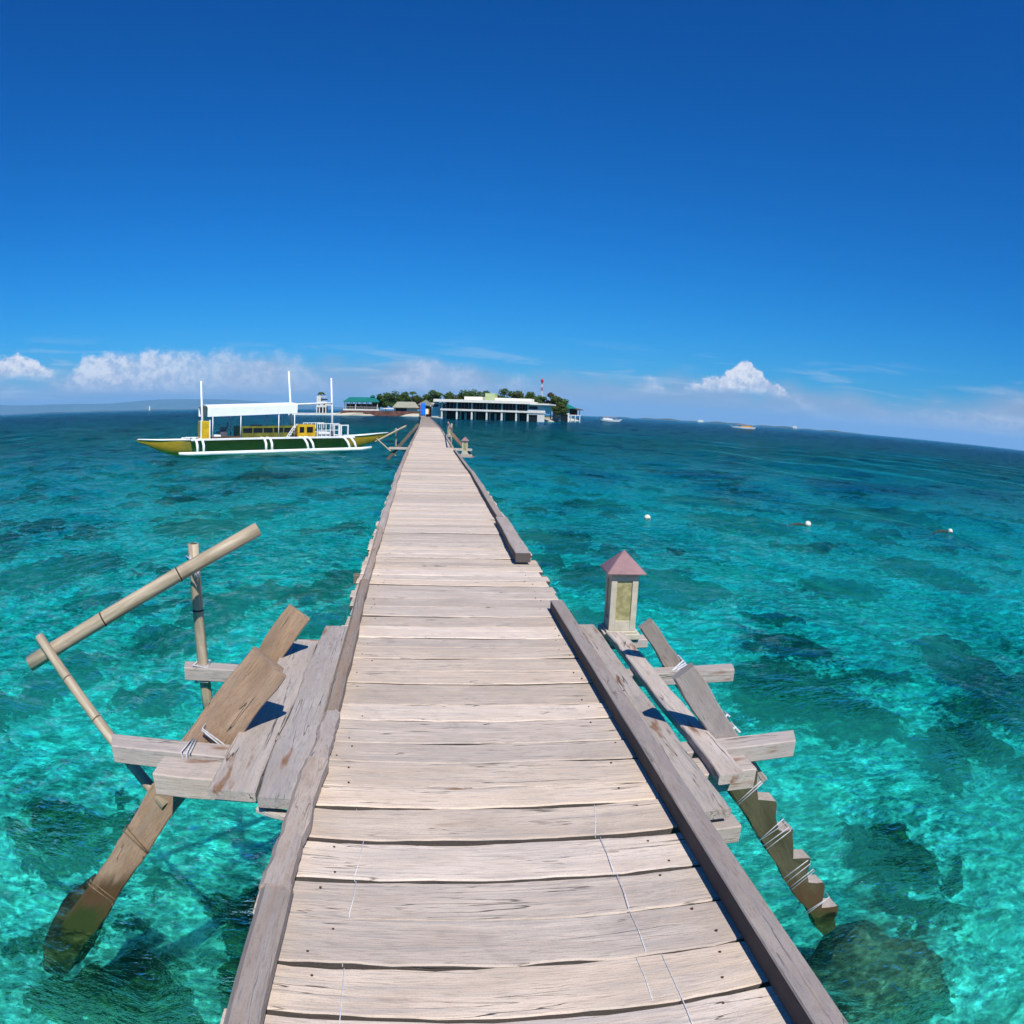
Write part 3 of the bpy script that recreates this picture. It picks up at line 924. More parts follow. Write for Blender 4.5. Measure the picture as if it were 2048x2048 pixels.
la, lb = notched_log()
ax = (lb - la).normalized()
for k, s in enumerate((0.20, 0.52, 0.60, 0.92, 1.00, 1.30)):
    lashing('cord', la + ax * s, ax + Vector((0, 0.0, 0.0)), (1, 0, 0.7), 0.165, 0.108, 1.25, 0.02, 0.0032, M_ROPE, jetty)
lashing('cord', (1.55, 3.19, -0.01), (0.51, -0.06, -0.68), (1, 0, 0.75), 0.13, 0.07, 1.2, 0.05, 0.0075, M_ROPE, jetty)
lashing('cord', (1.50, 3.195, 0.06), (0.51, -0.06, -0.68), (1, 0, 0.75), 0.13, 0.07, 1.2, 0.02, 0.006, M_ROPE, jetty)
lashing('cord', (1.625, 4.24, 0.0), (0.55, 0.04, -0.75), (1, 0, 0.73), 0.12, 0.09, 3.2, 0.014, 0.007, M_ROPE, jetty)
lashing('cord', (-1.16, 3.03, -0.05), (1, 0, 0), (0, 1, 0), 0.15, 0.115, 2.3, 0.012, 0.004, M_ROPE, jetty)
lashing('cord', (-1.03, 3.17, 0.02), (-0.6, 0, -0.78), (1, 0, -0.77), 0.18, 0.13, 2.3, 0.012, 0.004, M_ROPE, jetty)
for s in (0.86, 1.17):
    c = Vector((-0.775, 3.235, 0.42)).lerp(Vector((-2.72, 2.93, -2.10)), s / 2.0)
    lashing('rope', c, (-1.945, -0.305, -2.1 + random.uniform(-.5, .9)), (1, 0, -0.77), 0.17, 0.085, 2.2, 0.035, 0.005, M_OLDROPE, jetty)

# short cords that tie the planks down
for (x0, y0, x1, y1) in ((-0.265, 1.15, -0.262, 1.60), (-0.27, 1.61, -0.262, 1.84), (-0.265, 1.85, -0.255, 2.065), (-0.262, 2.07, -0.245, 2.33), (-0.245, 2.33, -0.29, 2.57), (-0.22, 2.575, -0.19, 2.73),
                         (0.700, 1.15, 0.705, 1.60), (0.66, 1.60, 0.662, 1.84), (0.665, 1.84, 0.672, 2.065), (0.665, 2.07, 0.668, 2.325), (0.655, 2.33, 0.70, 2.575), (0.62, 1.375, 0.622, 1.60)):
    tube('cord', [(x0, y0, -0.012), (x0, y0 + 0.012, 0.0045), ((x0 + x1) / 2 + 0.004, (y0 + y1) / 2, 0.005), (x1, y1 - 0.012, 0.0045), (x1, y1, -0.012)], 0.0015, M_CORD, jetty, n=5)

# underwater: mossy foot of the left pile and the concrete drum that the right leg stands in
M_MOSS = simple_mat('algae_covered_log', (0.022, 0.030, 0.008), 0.9, 0.6, 6, bump=0.6)
M_FOOT = simple_mat('algae_covered_concrete', (0.11, 0.115, 0.06), 0.95, 0.8, 6, bump=0.6)


def lump(name, c, rx, ry, rz, mat, parent=None, seed=1, disp=0.18, sub=4):
    bm = bmesh.new()
    bmesh.ops.create_icosphere(bm, subdivisions=sub, radius=1.0)
    from mathutils import noise as mn
    for v in bm.verts:
        d = 1 + disp * mn.noise(v.co * 1.7 + Vector((seed * 3.1, 0, 0))) + disp * 0.5 * mn.noise(v.co * 4.3 + Vector((0, seed * 2.7, 0)))
        v.co = Vector((v.co.x * rx * d, v.co.y * ry * d, v.co.z * rz * d))
    me = bpy.data.meshes.new(name)
    bm.to_mesh(me)
    bm.free()
    me.polygons.foreach_set('use_smooth', [True] * len(me.polygons))
    me.materials.append(mat)
    o = bpy.data.objects.new(name, me)
    C.objects.link(o)
    place(o, Matrix.Translation(c), parent)
    return o


mo = lump('mossy_foot', (0, 0, 0), 0.15, 0.42, 0.17, M_MOSS, None, 8, 0.16)
place(mo, Matrix.Translation((-2.40, 3.30, -1.68)) @ Matrix.Rotation(R(-28), 4, 'Z') @ Matrix.Rotation(R(32), 4, 'X'), jetty)
ft = lump('concrete_footing', (3.25, 3.15, -2.62), 0.66, 0.56, 0.55, M_FOOT, None, 5, 0.45)
tag(ft, 'round algae-covered concrete footing under water beside the notched leg of the jetty', 'footing')

# ------------------------------------------------------------------ bamboo handrail on the left
def handrail(dy, label):
    t = thing('bamboo_handrail', (-1.44, 4.2 + dy, -0.1), 0.0, label, 'handrail', 'bamboo handrails on the left of the jetty')
    D = Vector((0, dy, 0))
    bamboo('rail_pole', Vector((-2.36, 3.50, 0.170)) + D, Vector((-1.005, 4.13, 0.895)) + D, 0.046, t, node=0.42)
    bamboo('post', Vector((-1.445, 4.235, -0.42)) + D, Vector((-1.462, 4.235, 0.775)) + D, 0.038, t, node=0.36)
    bamboo('strut', Vector((-1.385, 3.105, -0.41)) + D, Vector((-2.285, 3.545, 0.33)) + D, 0.034, t, node=0.3)
    lashing('lashing', Vector((-1.452, 4.19, 0.645)) + D, (1.35, 0.63, 0.72), (0, 0, 1), 0.10, 0.16, 2.2, 0.014, 0.007, M_ROPE, t)
    lashing('lashing', Vector((-1.45, 4.21, 0.005)) + D, (0, 0, 1), (1, 0, 0), 0.078, 0.09, 1.2, 0.012, 0.006, M_ROPE, t)
    lashing('lashing', Vector((-1.45, 4.21, -0.11)) + D, (0, 0, 1), (1, 0, 0), 0.078, 0.09, 1.2, 0.012, 0.006, M_ROPE, t)
    return t


handrail(0.0, 'sloping bamboo handrail lashed to a post in the left foreground')
handrail(28.0, 'small distant bamboo handrail beside the bow of the outrigger boat')
# the farther bent at y = 31: rakes on both sides
board('raking_brace', (-0.43, 31.1, 1.00), (-1.75, 31.1, -0.55), 0.13, 0.06, (1, 0, -0.77), M_UNDER, jetty, seg=4)
board('raking_brace', (1.00, 31.1, 0.62), (1.95, 31.1, -0.40), 0.13, 0.06, (1, 0, 0.77), M_RAKER, jetty, seg=4)
board('cross_beam', (-1.7, 31.0, -0.06), (1.9, 31.0, -0.06), 0.12, 0.1, (0, 1, 0), M_BEAM, jetty, seg=4)
bamboo('railing_post', (1.02, 32.0, -0.1), (1.02, 32.0, 1.05), 0.035, jetty)
bamboo('railing_post', (1.20, 44.0, -0.1), (1.18, 44.0, 0.95), 0.035, jetty)
bamboo('railing_pole', (1.0, 30.6, 0.85), (1.22, 45.0, 0.85), 0.035, jetty, node=0.8)

# ------------------------------------------------------------------ garden lamps on the jetty
M_LSTONE = simple_mat('cast_concrete_cream', (0.50, 0.44, 0.34), 0.8, 0.12, 12, bump=0.15)
M_LROOF = simple_mat('red_roof_paint', (0.255, 0.142, 0.145), 0.55, 0.15, 10)


def lamp_glass():
    m, b = new_mat('amber_pebbled_panel')
    tc = b.n('ShaderNodeTexCoord')
    nz = b.noise(tc.outputs['Object'], 26, 4, 0.6).outputs[0]
    col = b.mix(b.ramp(nz, 0.35, 0.65), (0.26, 0.23, 0.10), (0.40, 0.35, 0.17))
    p = b.n('ShaderNodeBsdfPrincipled', {'Base Color': col, 'Roughness': 0.45})
    b.set(p.inputs['Normal'], b.n('ShaderNodeBump', {'Height': nz, 'Strength': 0.5, 'Distance': 0.006}).outputs[0])
    b.n('ShaderNodeOutputMaterial', {'Surface': p})
    return m


M_LGLASS = lamp_glass()


def box_data(x0, x1, y0, y1, z0, z1, V, Fc):
    k = len(V)
    V += [(x0, y0, z0), (x1, y0, z0), (x1, y1, z0), (x0, y1, z0), (x0, y0, z1), (x1, y0, z1), (x1, y1, z1), (x0, y1, z1)]
    Fc += [(k, k + 3, k + 2, k + 1), (k + 4, k + 5, k + 6, k + 7), (k, k + 1, k + 5, k + 4), (k + 1, k + 2, k + 6, k + 5), (k + 2, k + 3, k + 7, k + 6), (k + 3, k, k + 4, k + 7)]


def boxes(name, lst, mat, parent, bev=0.0):
    """several touching boxes as ONE part (coordinates local to the parent)"""
    V, Fc = [], []
    for q in lst:
        box_data(*q, V, Fc)
    o = mesh_obj(name, V, Fc, mat)
    if bev:
        md = o.modifiers.new('bevel', 'BEVEL')
        md.width = bev
        md.segments = 2
    if parent is not None:
        place(o, PM[parent].copy(), parent)
    else:
        PM[o] = Matrix.Identity(4)
    return o


def boxes_each(name, lst, mat, parent, bev=0.0):
    """separate pieces: one part per box"""
    return [boxes(name, [q], mat, parent, bev) for q in lst]


def garden_lamp(loc, label):
    t = thing('garden_lamp', loc, R(-3), label, 'lamp', 'square garden lamps along the right edge of the jetty')
    boxes('base', [(-0.138, 0.138, -0.132, 0.132, 0.0, 0.045), (-0.118, 0.118, -0.114, 0.114, 0.045, 0.065)], M_LSTONE, t, 0.006)
    fr = []
    h0, h1 = 0.066, 0.50
    for sx in (-1, 1):
        for sy in (-1, 1):
            fr.append((sx * 0.080 - 0.022, sx * 0.080 + 0.022, sy * 0.080 - 0.022, sy * 0.080 + 0.022, h0, h1))
    for s in (-1, 1):
        for (z0, z1) in ((h0, h0 + 0.075), (h1 - 0.055, h1)):
            fr.append((-0.058, 0.058, s * 0.080 - 0.0205, s * 0.080 + 0.0205, z0, z1))
            fr.append((s * 0.080 - 0.0205, s * 0.080 + 0.0205, -0.058, 0.058, z0, z1))
    boxes('frame', fr, M_LSTONE, t, 0.003)
    boxes('panel', [(-0.060, 0.060, -0.091, -0.082, h0 + 0.07, h1 - 0.05)], M_LGLASS, t)
    boxes('panel', [(-0.060, 0.060, 0.082, 0.091, h0 + 0.07, h1 - 0.05)], M_LGLASS, t)
    boxes('panel', [(-0.091, -0.082, -0.060, 0.060, h0 + 0.07, h1 - 0.05)], M_LGLASS, t)
    boxes('panel', [(0.082, 0.091, -0.060, 0.060, h0 + 0.07, h1 - 0.05)], M_LGLASS, t)
    e = 0.148
    V = [(-e, -e, h1), (e, -e, h1), (e, e, h1), (-e, e, h1), (-e, -e, h1 + 0.012), (e, -e, h1 + 0.012), (e, e, h1 + 0.012), (-e, e, h1 + 0.012), (0, 0, h1 + 0.165)]
    Fc = [(0, 3, 2, 1), (0, 1, 5, 4), (1, 2, 6, 5), (2, 3, 7, 6), (3, 0, 4, 7), (4, 5, 8), (5, 6, 8), (6, 7, 8), (7, 4, 8)]
    o = mesh_obj('roof', V, Fc, M_LROOF)
    md = o.modifiers.new('bevel', 'BEVEL')
    md.width = 0.006
    md.segments = 2
    place(o, PM[t].copy(), t)
    return t


garden_lamp((1.455, 5.06, -0.035), 'nearest square cream garden lamp with red pyramid roof, right of the deck')
garden_lamp((1.36, 26.6, 0.0), 'second small garden lamp with red roof, farther along the right edge of the jetty')
garden_lamp((1.33, 47.0, 0.0), 'third and tiniest garden lamp, far down the right edge of the jetty')
board('cross_beam', (0.6, 26.6, -0.055), (1.62, 26.6, -0.055), 0.34, 0.10, (0, 1, 0), M_BEAM, jetty, seg=3)
board('cross_beam', (0.6, 47.0, -0.055), (1.60, 47.0, -0.055), 0.34, 0.10, (0, 1, 0), M_BEAM, jetty, seg=3)

# ------------------------------------------------------------------ the outrigger boat
M_WHITE = simple_mat('white_boat_paint', (0.80, 0.80, 0.78), 0.45, 0.06, 2.0)
M_YELLOW = simple_mat('yellow_boat_paint', (0.58, 0.36, 0.018), 0.45, 0.22, 2.5)
M_YELSHADE = simple_mat('shaded_yellow_paint', (0.145, 0.15, 0.022), 0.5, 0.25, 2.5)  # cabin yellow darkened to olive: canopy shade put into the colour
def hull_colour():
    m, b = new_mat('hull_colour')
    tc = b.n('ShaderNodeTexCoord')
    x = b.n('ShaderNodeSeparateXYZ', {0: tc.outputs['Object']}).outputs[0]
    nz = b.noise(tc.outputs['Object'], 2.5, 5, 0.6).outputs[0]
    mid = b.m('MULTIPLY', b.ramp(x, -7.0, -5.6), b.ramp(x, 5.9, 5.5))
    yel = b.mix(nz, (0.30, 0.19, 0.012), (0.55, 0.37, 0.03))
    grn = b.mix(nz, (0.22, 0.19, 0.035), (0.36, 0.29, 0.05))  # olive tone amidships, yellow towards both ends
    p = b.n('ShaderNodeBsdfPrincipled', {'Base Color': b.mix(mid, yel, grn), 'Roughness': 0.45})
    b.n('ShaderNodeOutputMaterial', {'Surface': p})
    return m


M_HULL = hull_colour()
M_DARKW = simple_mat('dark_brown_wood', (0.10, 0.055, 0.03), 0.7, 0.3, 3.0)
M_GLASSD = simple_mat('dark_opening', (0.012, 0.016, 0.022), 0.25, 0.2, 2.0)
M_METAL = simple_mat('grey_machine_metal', (0.16, 0.17, 0.18), 0.5, 0.3, 6.0, metal=0.6)
M_CANVAS = simple_mat('white_canvas', (0.86, 0.86, 0.85), 0.8, 0.04, 1.5)


def loft(name, secs, mat, parent, smooth=True, caps=True):
    """secs: list of rings (lists of points, same count)"""
    n = len(secs[0])
    V = [tuple(p) for s in secs for p in s]
    Fc = []
    for i in range(len(secs) - 1):
        for j in range(n):
            a, b_ = i * n + j, i * n + (j + 1) % n
            Fc.append((a, b_, b_ + n, a + n))
    if caps:
        Fc.append(tuple(reversed(range(n))))
        Fc.append(tuple((len(secs) - 1) * n + j for j in range(n)))
    o = mesh_obj(name, V, Fc, mat, smooth=smooth)
    bm = bmesh.new()
    bm.from_mesh(o.data)
    bmesh.ops.recalc_face_normals(bm, faces=bm.faces)
    bm.to_mesh(o.data)
    bm.free()
    place(o, PM[parent].copy(), parent)
    return o


def ltube(name, pts, r, mat, parent, n=8, rad=None):
    """tube in the parent's local coordinates"""
    V, Fc = tube_data(pts, r, n, True, rad)
    o = mesh_obj(name, [tuple(v) for v in V], Fc, mat, smooth=True)
    place(o, PM[parent].copy(), parent)
    return o


def sub(name, lst, mat, parent, root, bev=0.0):
    """a sub-part: boxes in the root's coordinates, parented to a part"""
    o = boxes(name, lst, mat, None, bev)
    place(o, PM[root].copy(), parent)
    return o


def hull_rings(stations, deckz=True):
    secs = []
    for (x, kz, sz, hb, fl) in stations:
        ring = []
        for q in (-1.0, -0.97, -0.80, -0.45, 0.0, 0.45, 0.80, 0.97, 1.0):
            yy = q * hb
            zz = kz + (sz - kz) * (abs(q) ** fl)
            ring.append((x, yy, zz))
        ring += [(x, 0.94 * hb, sz - 0.01), (x, 0.0, sz - 0.05), (x, -0.94 * hb, sz - 0.01)]
        secs.append(ring)
    return secs


def outrigger_boat():
    u = Vector((0.8505, 0.5260, 0))
    nrm = Vector((-0.5260, 0.8505, 0))
    o0 = Vector((-15.383, 42.796, SEA)) + u * 6.7 + nrm * 2.4
    t = thing('outrigger_boat', o0, math.atan2(u.y, u.x), 'yellow outrigger boat with white canopy, masts and floats, moored left of the jetty', 'boat')
    X = lambda x: x - 6.7
    hull = loft('hull', hull_rings([(X(-2.65), 0.88, 1.03, 0.03, 2), (X(-1.9), 0.60, 1.00, 0.16, 2.2), (X(-1.1), 0.22, 0.96, 0.34, 2.6), (X(0.2), -0.18, 0.92, 0.58, 3.0), (X(2), -0.35, 0.89, 0.76, 3.2), (X(6), -0.40, 0.88, 0.82, 3.4), (X(10), -0.38, 0.90, 0.76, 3.2), (X(12.2), -0.22, 0.94, 0.58, 2.8), (X(13.6), 0.10, 1.0, 0.36, 2.4), (X(14.8), 0.52, 1.07, 0.18, 2.1), (X(16.1), 1.02, 1.20, 0.03, 2)]), M_HULL, t)
    # white rubbing strake along each side
    for s in (-1, 1):
        st = ltube('strake', [(X(-2.6), s * 0.05, 1.03), (X(-1.1), s * 0.37, 0.955), (X(0.9), s * 0.68, 0.93), (X(6), s * 0.86, 0.905), (X(11), s * 0.73, 0.935), (X(13.6), s * 0.38, 1.01), (X(16.0), s * 0.06, 1.19)], 0.045, M_WHITE, t, n=6)
    # platform deck reaching out over the hull, with a white edge beam
    pl = []
    for k in range(24):
        x0 = X(0.9) + k * 0.482
        pl.append((x0, x0 + 0.455, -1.52, 1.52, 0.935, 0.965))
    boxes_each('platform_plank', pl, M_DARKW, t)
    for s in (-1, 1):
        boxes('edge_beam', [(X(0.75), X(12.55), s * 1.56 - 0.05, s * 1.56 + 0.05, 0.89, 1.02)], M_WHITE, t, 0.015)
    # floats and their arms
    for s in (-1, 1):
        ltube('float', [(X(-0.25), s * 2.4, 0.17), (X(0.4), s * 2.4, 0.13), (X(6.5), s * 2.4, 0.12), (X(12.6), s * 2.4, 0.17), (X(13.45), s * 2.4, 0.26)], 0.12, M_WHITE, t, n=10, rad=[0.09, 0.125, 0.13, 0.125, 0.09])
        for (xt, xb) in ((1.03, 1.0), (1.46, 1.42), (5.75, 5.68), (6.15, 6.1), (8.55, 8.72), (8.95, 9.12), (11.55, 11.82), (12.05, 12.3)):
            ltube('outrigger_arm', [(X(xt), s * 0.3, 0.985), (X(xt), s * 1.5, 0.955), (X(xt + (xb - xt) * 0.2), s * 1.95, 0.88), (X(xt + (xb - xt) * 0.5), s * 2.28, 0.62), (X(xb), s * 2.4, 0.16)], 0.085, M_WHITE, t, n=7)
    # masts and the boom
    ltube('mast', [(X(1.90), -0.1, 0.9), (X(1.84), -0.1, 2.4), (X(1.70), -0.1, 4.74)], 0.075, M_WHITE, t, rad=[0.085, 0.075, 0.06])
    ltube('mast', [(X(8.36), -0.1, 0.9), (X(8.25), -0.1, 2.8), (X(8.00), -0.1, 5.48)], 0.075, M_WHITE, t, rad=[0.085, 0.075, 0.06])
    ltube('mast', [(X(11.47), -0.1, 0.9), (X(11.40), -0.1, 2.8), (X(11.26), -0.1, 5.08)], 0.075, M_WHITE, t, rad=[0.085, 0.075, 0.06])
    ltube('boom', [(X(8.22), -0.16, 3.18), (X(11.36), -0.16, 3.32)], 0.06, M_WHITE, t)
    # canopy: cambered sheet with a deep valance along both long sides
    secs = []
    for (x, dz) in ((1.92, 0.0), (4.0, 0.04), (6.2, 0.09), (8.28, 0.15)):
        ring = []
        outer = [(-1.30, 2.40), (-1.32, 3.00), (-1.20, 3.08), (-0.6, 3.15), (0, 3.18), (0.6, 3.15), (1.20, 3.08), (1.32, 3.00), (1.30, 2.40)]
        inner = [(yy * 0.985, zz - 0.03 if abs(yy) < 1.29 else zz) for yy, zz in reversed(outer)]
        for yy, zz in outer + inner:
            ring.append((X(x), yy, zz + dz * (1.0 if zz > 2.5 else 1.3)))
        secs.append(ring)
    loft('canopy', secs, M_CANVAS, t, smooth=False)
    for x in (2.3, 4.25, 6.95, 8.1):
        for s in (-1, 1):
            ltube('canopy_post', [(X(x), s * 1.25, 0.96), (X(x), s * 1.25, 2.55)], 0.035, M_WHITE, t, n=6)
    # stern locker, engine, benches cabin, front cabin
    b1 = boxes('stern_locker', [(X(1.50), X(2.12), -1.2, -0.35, 0.97, 2.13)], M_YELLOW, t, 0.03)
    for xx in (1.47, 2.07):
        sub('locker_trim', [(X(xx), X(xx + 0.08), -1.23, -1.15, 0.97, 2.2)], M_WHITE, b1, t)
    boxes('engine', [(X(3.05), X(3.55), -0.5, 0.3, 0.97, 1.45), (X(3.15), X(3.45), -0.35, 0.1, 1.45, 1.72)], M_METAL, t, 0.03)
    ltube('exhaust', [(X(3.45), -0.3, 1.5), (X(3.62), -0.3, 1.75), (X(3.60), -0.3, 2.02)], 0.05, M_METAL, t)
    boxes('gear_box', [(X(2.45), X(2.95), -1.0, -0.4, 0.97, 1.22)], M_WHITE, t, 0.03)
    boxes('storage_bench', [(X(2.3), X(4.3), -1.15, -0.5, 0.966, 1.10)], M_DARKW, t, 0.02)
    cab = boxes('passenger_cabin', [(X(4.38), X(8.15), -1.10, 0.9, 0.97, 1.30), (X(4.38), X(8.15), -1.10, 0.9, 1.62, 1.75)] + [(X(4.38) + k * 0.74, X(4.38) + k * 0.74 + 0.07, -1.10, 0.9, 1.30, 1.62) for k in range(6)], M_YELSHADE, t)
    for k in range(5):
        sub('window', [(X(4.45) + k * 0.74, X(4.45) + k * 0.74 + 0.67, -1.04, 0.84, 1.30, 1.62)], M_GLASSD, cab, t)
    sub('cushion', [(X(5.25), X(5.85), -0.9, -0.2, 1.752, 1.84)], M_GLASSD, cab, t)
    cab2 = boxes('front_cabin', [(X(8.40), X(9.70), -1.10, 0.6, 0.97, 1.26), (X(8.40), X(9.70), -1.10, 0.6, 1.66, 1.82), (X(8.40), X(8.55), -1.10, 0.6, 1.26, 1.66), (X(8.90), X(9.08), -1.10, 0.6, 1.26, 1.66), (X(9.55), X(9.70), -1.10, 0.6, 1.26, 1.66)], M_YELLOW, t)
    sub('window', [(X(8.55), X(8.90), -1.05, 0.55, 1.26, 1.66)], M_GLASSD, cab2, t)
    sub('window', [(X(9.08), X(9.55), -1.05, 0.55, 1.26, 1.66)], M_GLASSD, cab2, t)
    # white railings forward, bow frame, boarding ladder
    for yy in (-1.35, 1.30):
        rl = [(X(9.75), X(11.42), yy, yy + 0.05, 1.86, 1.91), (X(9.75), X(11.42), yy, yy + 0.05, 1.42, 1.46)]
        for k in range(6):
            x0 = X(9.75) + k * 0.325
            rl.append((x0, x0 + 0.045, yy + 0.002, yy + 0.048, 0.966, 1.862))
        boxes('railing', rl, M_WHITE, t)
    boxes('deck_box', [(X(10.15), X(11.0), -0.7, 0.3, 0.97, 1.30)], M_WHITE, t, 0.03)
    for yy in (-0.9, 0.5):
        boxes('bow_frame', [(X(11.75), X(11.84), yy, yy + 0.08, 0.96, 1.80), (X(12.28), X(12.37), yy, yy + 0.08, 0.96, 1.80), (X(11.75), X(12.37), yy + 0.002, yy + 0.078, 1.72, 1.79)], M_WHITE, t)
    ld = boxes('boarding_ladder', [(X(7.57), X(7.63), -1.52, -1.12, 0.966, 1.0)], M_WHITE, t)
    for q in [(X(7.60) + k * 0.105, X(7.60) + k * 0.105 + 0.11, -1.50, -1.14, 0.99 + k * 0.155, 1.03 + k * 0.155) for k in range(6)]:
        sub('rung', [q], M_WHITE, ld, t)
    for yy in (-1.50, -1.14):
        V, Fc = tube_data([(X(7.56), yy, 0.97), (X(8.20), yy, 1.88)], 0.03, 5)
        o = mesh_obj('rail', [tuple(v) for v in V], Fc, M_WHITE)
        place(o, PM[t].copy(), ld)
    return t


outrigger_boat()

M_ORANGE = simple_mat('orange_boat_canopy', (0.66, 0.30, 0.05), 0.6, 0.15, 1.5)


def small_boat(loc, rz, L, label, roofmat, wh):
    t = thing('ferry_boat', loc, rz, label, 'boat', 'far boats on the open sea to the right')
    k = L / 16
    loft('hull', hull_rings([(-7.6 * k, 0.6, 1.3, 0.2, 2), (-6.5 * k, -0.2, 1.1, 0.9, 3), (0, -0.4, 1.0, 1.2, 3), (5 * k, -0.2, 1.15, 0.9, 2.6), (8 * k, 1.0, 1.6, 0.05, 2)]), M_WHITE, t)
    boxes('cabin', [(-5.5 * k, 1.5 * k, -1.0, 1.0, 0.95, 1.75), (-5.0 * k, -1.0 * k, -0.9, 0.9, 1.75, 2.3)], wh, t, 0.03)
    boxes('roof', [(-6 * k, 4.0 * k, -1.4, 1.4, 2.75, 2.95)], roofmat, t, 0.03)
    for x in (-5.6, -2.5, 0.6, 3.7):
        for s in (-1, 1):
            boxes('post', [(x * k - 0.04, x * k + 0.04, s * 1.25 - 0.04, s * 1.25 + 0.04, 0.9, 2.75)], M_WHITE, t)
    for s in (-1, 1):
        ltube('float', [(-6.5 * k, s * 3.0, 0.12), (6.5 * k, s * 3.0, 0.15)], 0.14, M_WHITE, t, n=6)
        for x in (-5, 0, 5):
            ltube('outrigger_arm', [(x * k, s * 0.6, 1.0), (x * k, s * 2.2, 0.9), (x * k, s * 3.0, 0.15)], 0.07, M_WHITE, t, n=5)
    return t


small_boat((114.6, 445.5, SEA), R(-10), 14.5, 'far white boat with orange canopy just right of the small green-roofed cottage', M_ORANGE, M_WHITE)
small_boat((241.5, 517.2, SEA), R(170), 22.0, 'far longer orange and white boat alone on the open sea at right', M_ORANGE, M_ORANGE)

# ------------------------------------------------------------------ mooring buoys
M_FOAM = simple_mat('weathered_foam', (0.74, 0.70, 0.60), 0.8, 0.2, 14, bump=0.3)
M_WEED = simple_mat('dark_weed_rope', (0.06, 0.045, 0.03), 0.9, 0.3, 8)


def buoy(loc, r, label, rope):
    t = thing('mooring_buoy', loc, random.uniform(0, 3), label, 'buoy', 'white mooring buoys right of the jetty')
    o = lump('float', (0, 0, 0), r, r * 0.95, r * 0.98, M_FOAM, None, 3, 0.08, 3)
    place(o, PM[t] @ Matrix.Translation((0, 0, r * 0.45)), t)
    ltube('collar', [(-r * 0.85, 0, r * 0.2), (-r * 1.05, 0, r * 0.1)], r * 0.35, M_WEED, t)
    if rope:
        tube('mooring_rope', [Vector(loc) + Vector(p) for p in ((-r, 0.02, 0.02), (-r - 0.18, 0.08, 0.035), (-r - 0.40, 0.10, 0.01), (-r - 0.62, 0.06, -0.05))], 0.035, M_WEED, t)
    return t


buoy((6.31, 19.73, SEA), 0.10, 'white mooring buoy floating nearest the jetty, straight behind the near garden lamp', False)
buoy((11.28, 18.94, SEA), 0.105, 'middle mooring buoy of the three, with a dark weedy rope trailing left', True)
buoy((16.37, 17.82, SEA), 0.095, 'pale mooring buoy farthest right of the three on the water', True)

# ------------------------------------------------------------------ the island
M_SAND = simple_mat('pale_sand', (0.52, 0.46, 0.35), 0.9, 0.12, 0.2)
M_GREENG = simple_mat('scrub_ground', (0.07, 0.10, 0.03), 0.9, 0.3, 0.3)
M_CONC = simple_mat('painted_concrete', (0.66, 0.65, 0.60), 0.7, 0.10, 0.4)
M_CREAM = simple_mat('cream_fascia', (0.80, 0.76, 0.66), 0.7, 0.06, 0.3)
M_DARKIN = simple_mat('dark_interior', (0.030, 0.034, 0.042), 0.6, 0.3, 0.6)
M_TEAL = simple_mat('teal_metal_roof', (0.012, 0.17, 0.14), 0.45, 0.15, 0.6)
M_THATCH = simple_mat('grey_thatch', (0.30, 0.29, 0.22), 0.95, 0.2, 1.5, bump=0.4)
M_REDBR = simple_mat('red_brown_stone', (0.13, 0.060, 0.045), 0.9, 0.4, 0.8, bump=0.4)
M_TANK = simple_mat('pale_green_tank', (0.42, 0.50, 0.26), 0.5, 0.1, 0.5)
M_BLUE = simple_mat('bright_blue_banner', (0.010, 0.17, 0.70), 0.7, 0.08, 0.7)
M_RED = simple_mat('red_mast_paint', (0.50, 0.025, 0.07), 0.5, 0.1, 1)
M_PINK = simple_mat('pink_panel', (0.62, 0.25, 0.42), 0.6, 0.1, 1)
M_TRUNK = simple_mat('grey_bark', (0.17, 0.13, 0.10), 0.9, 0.3, 2)


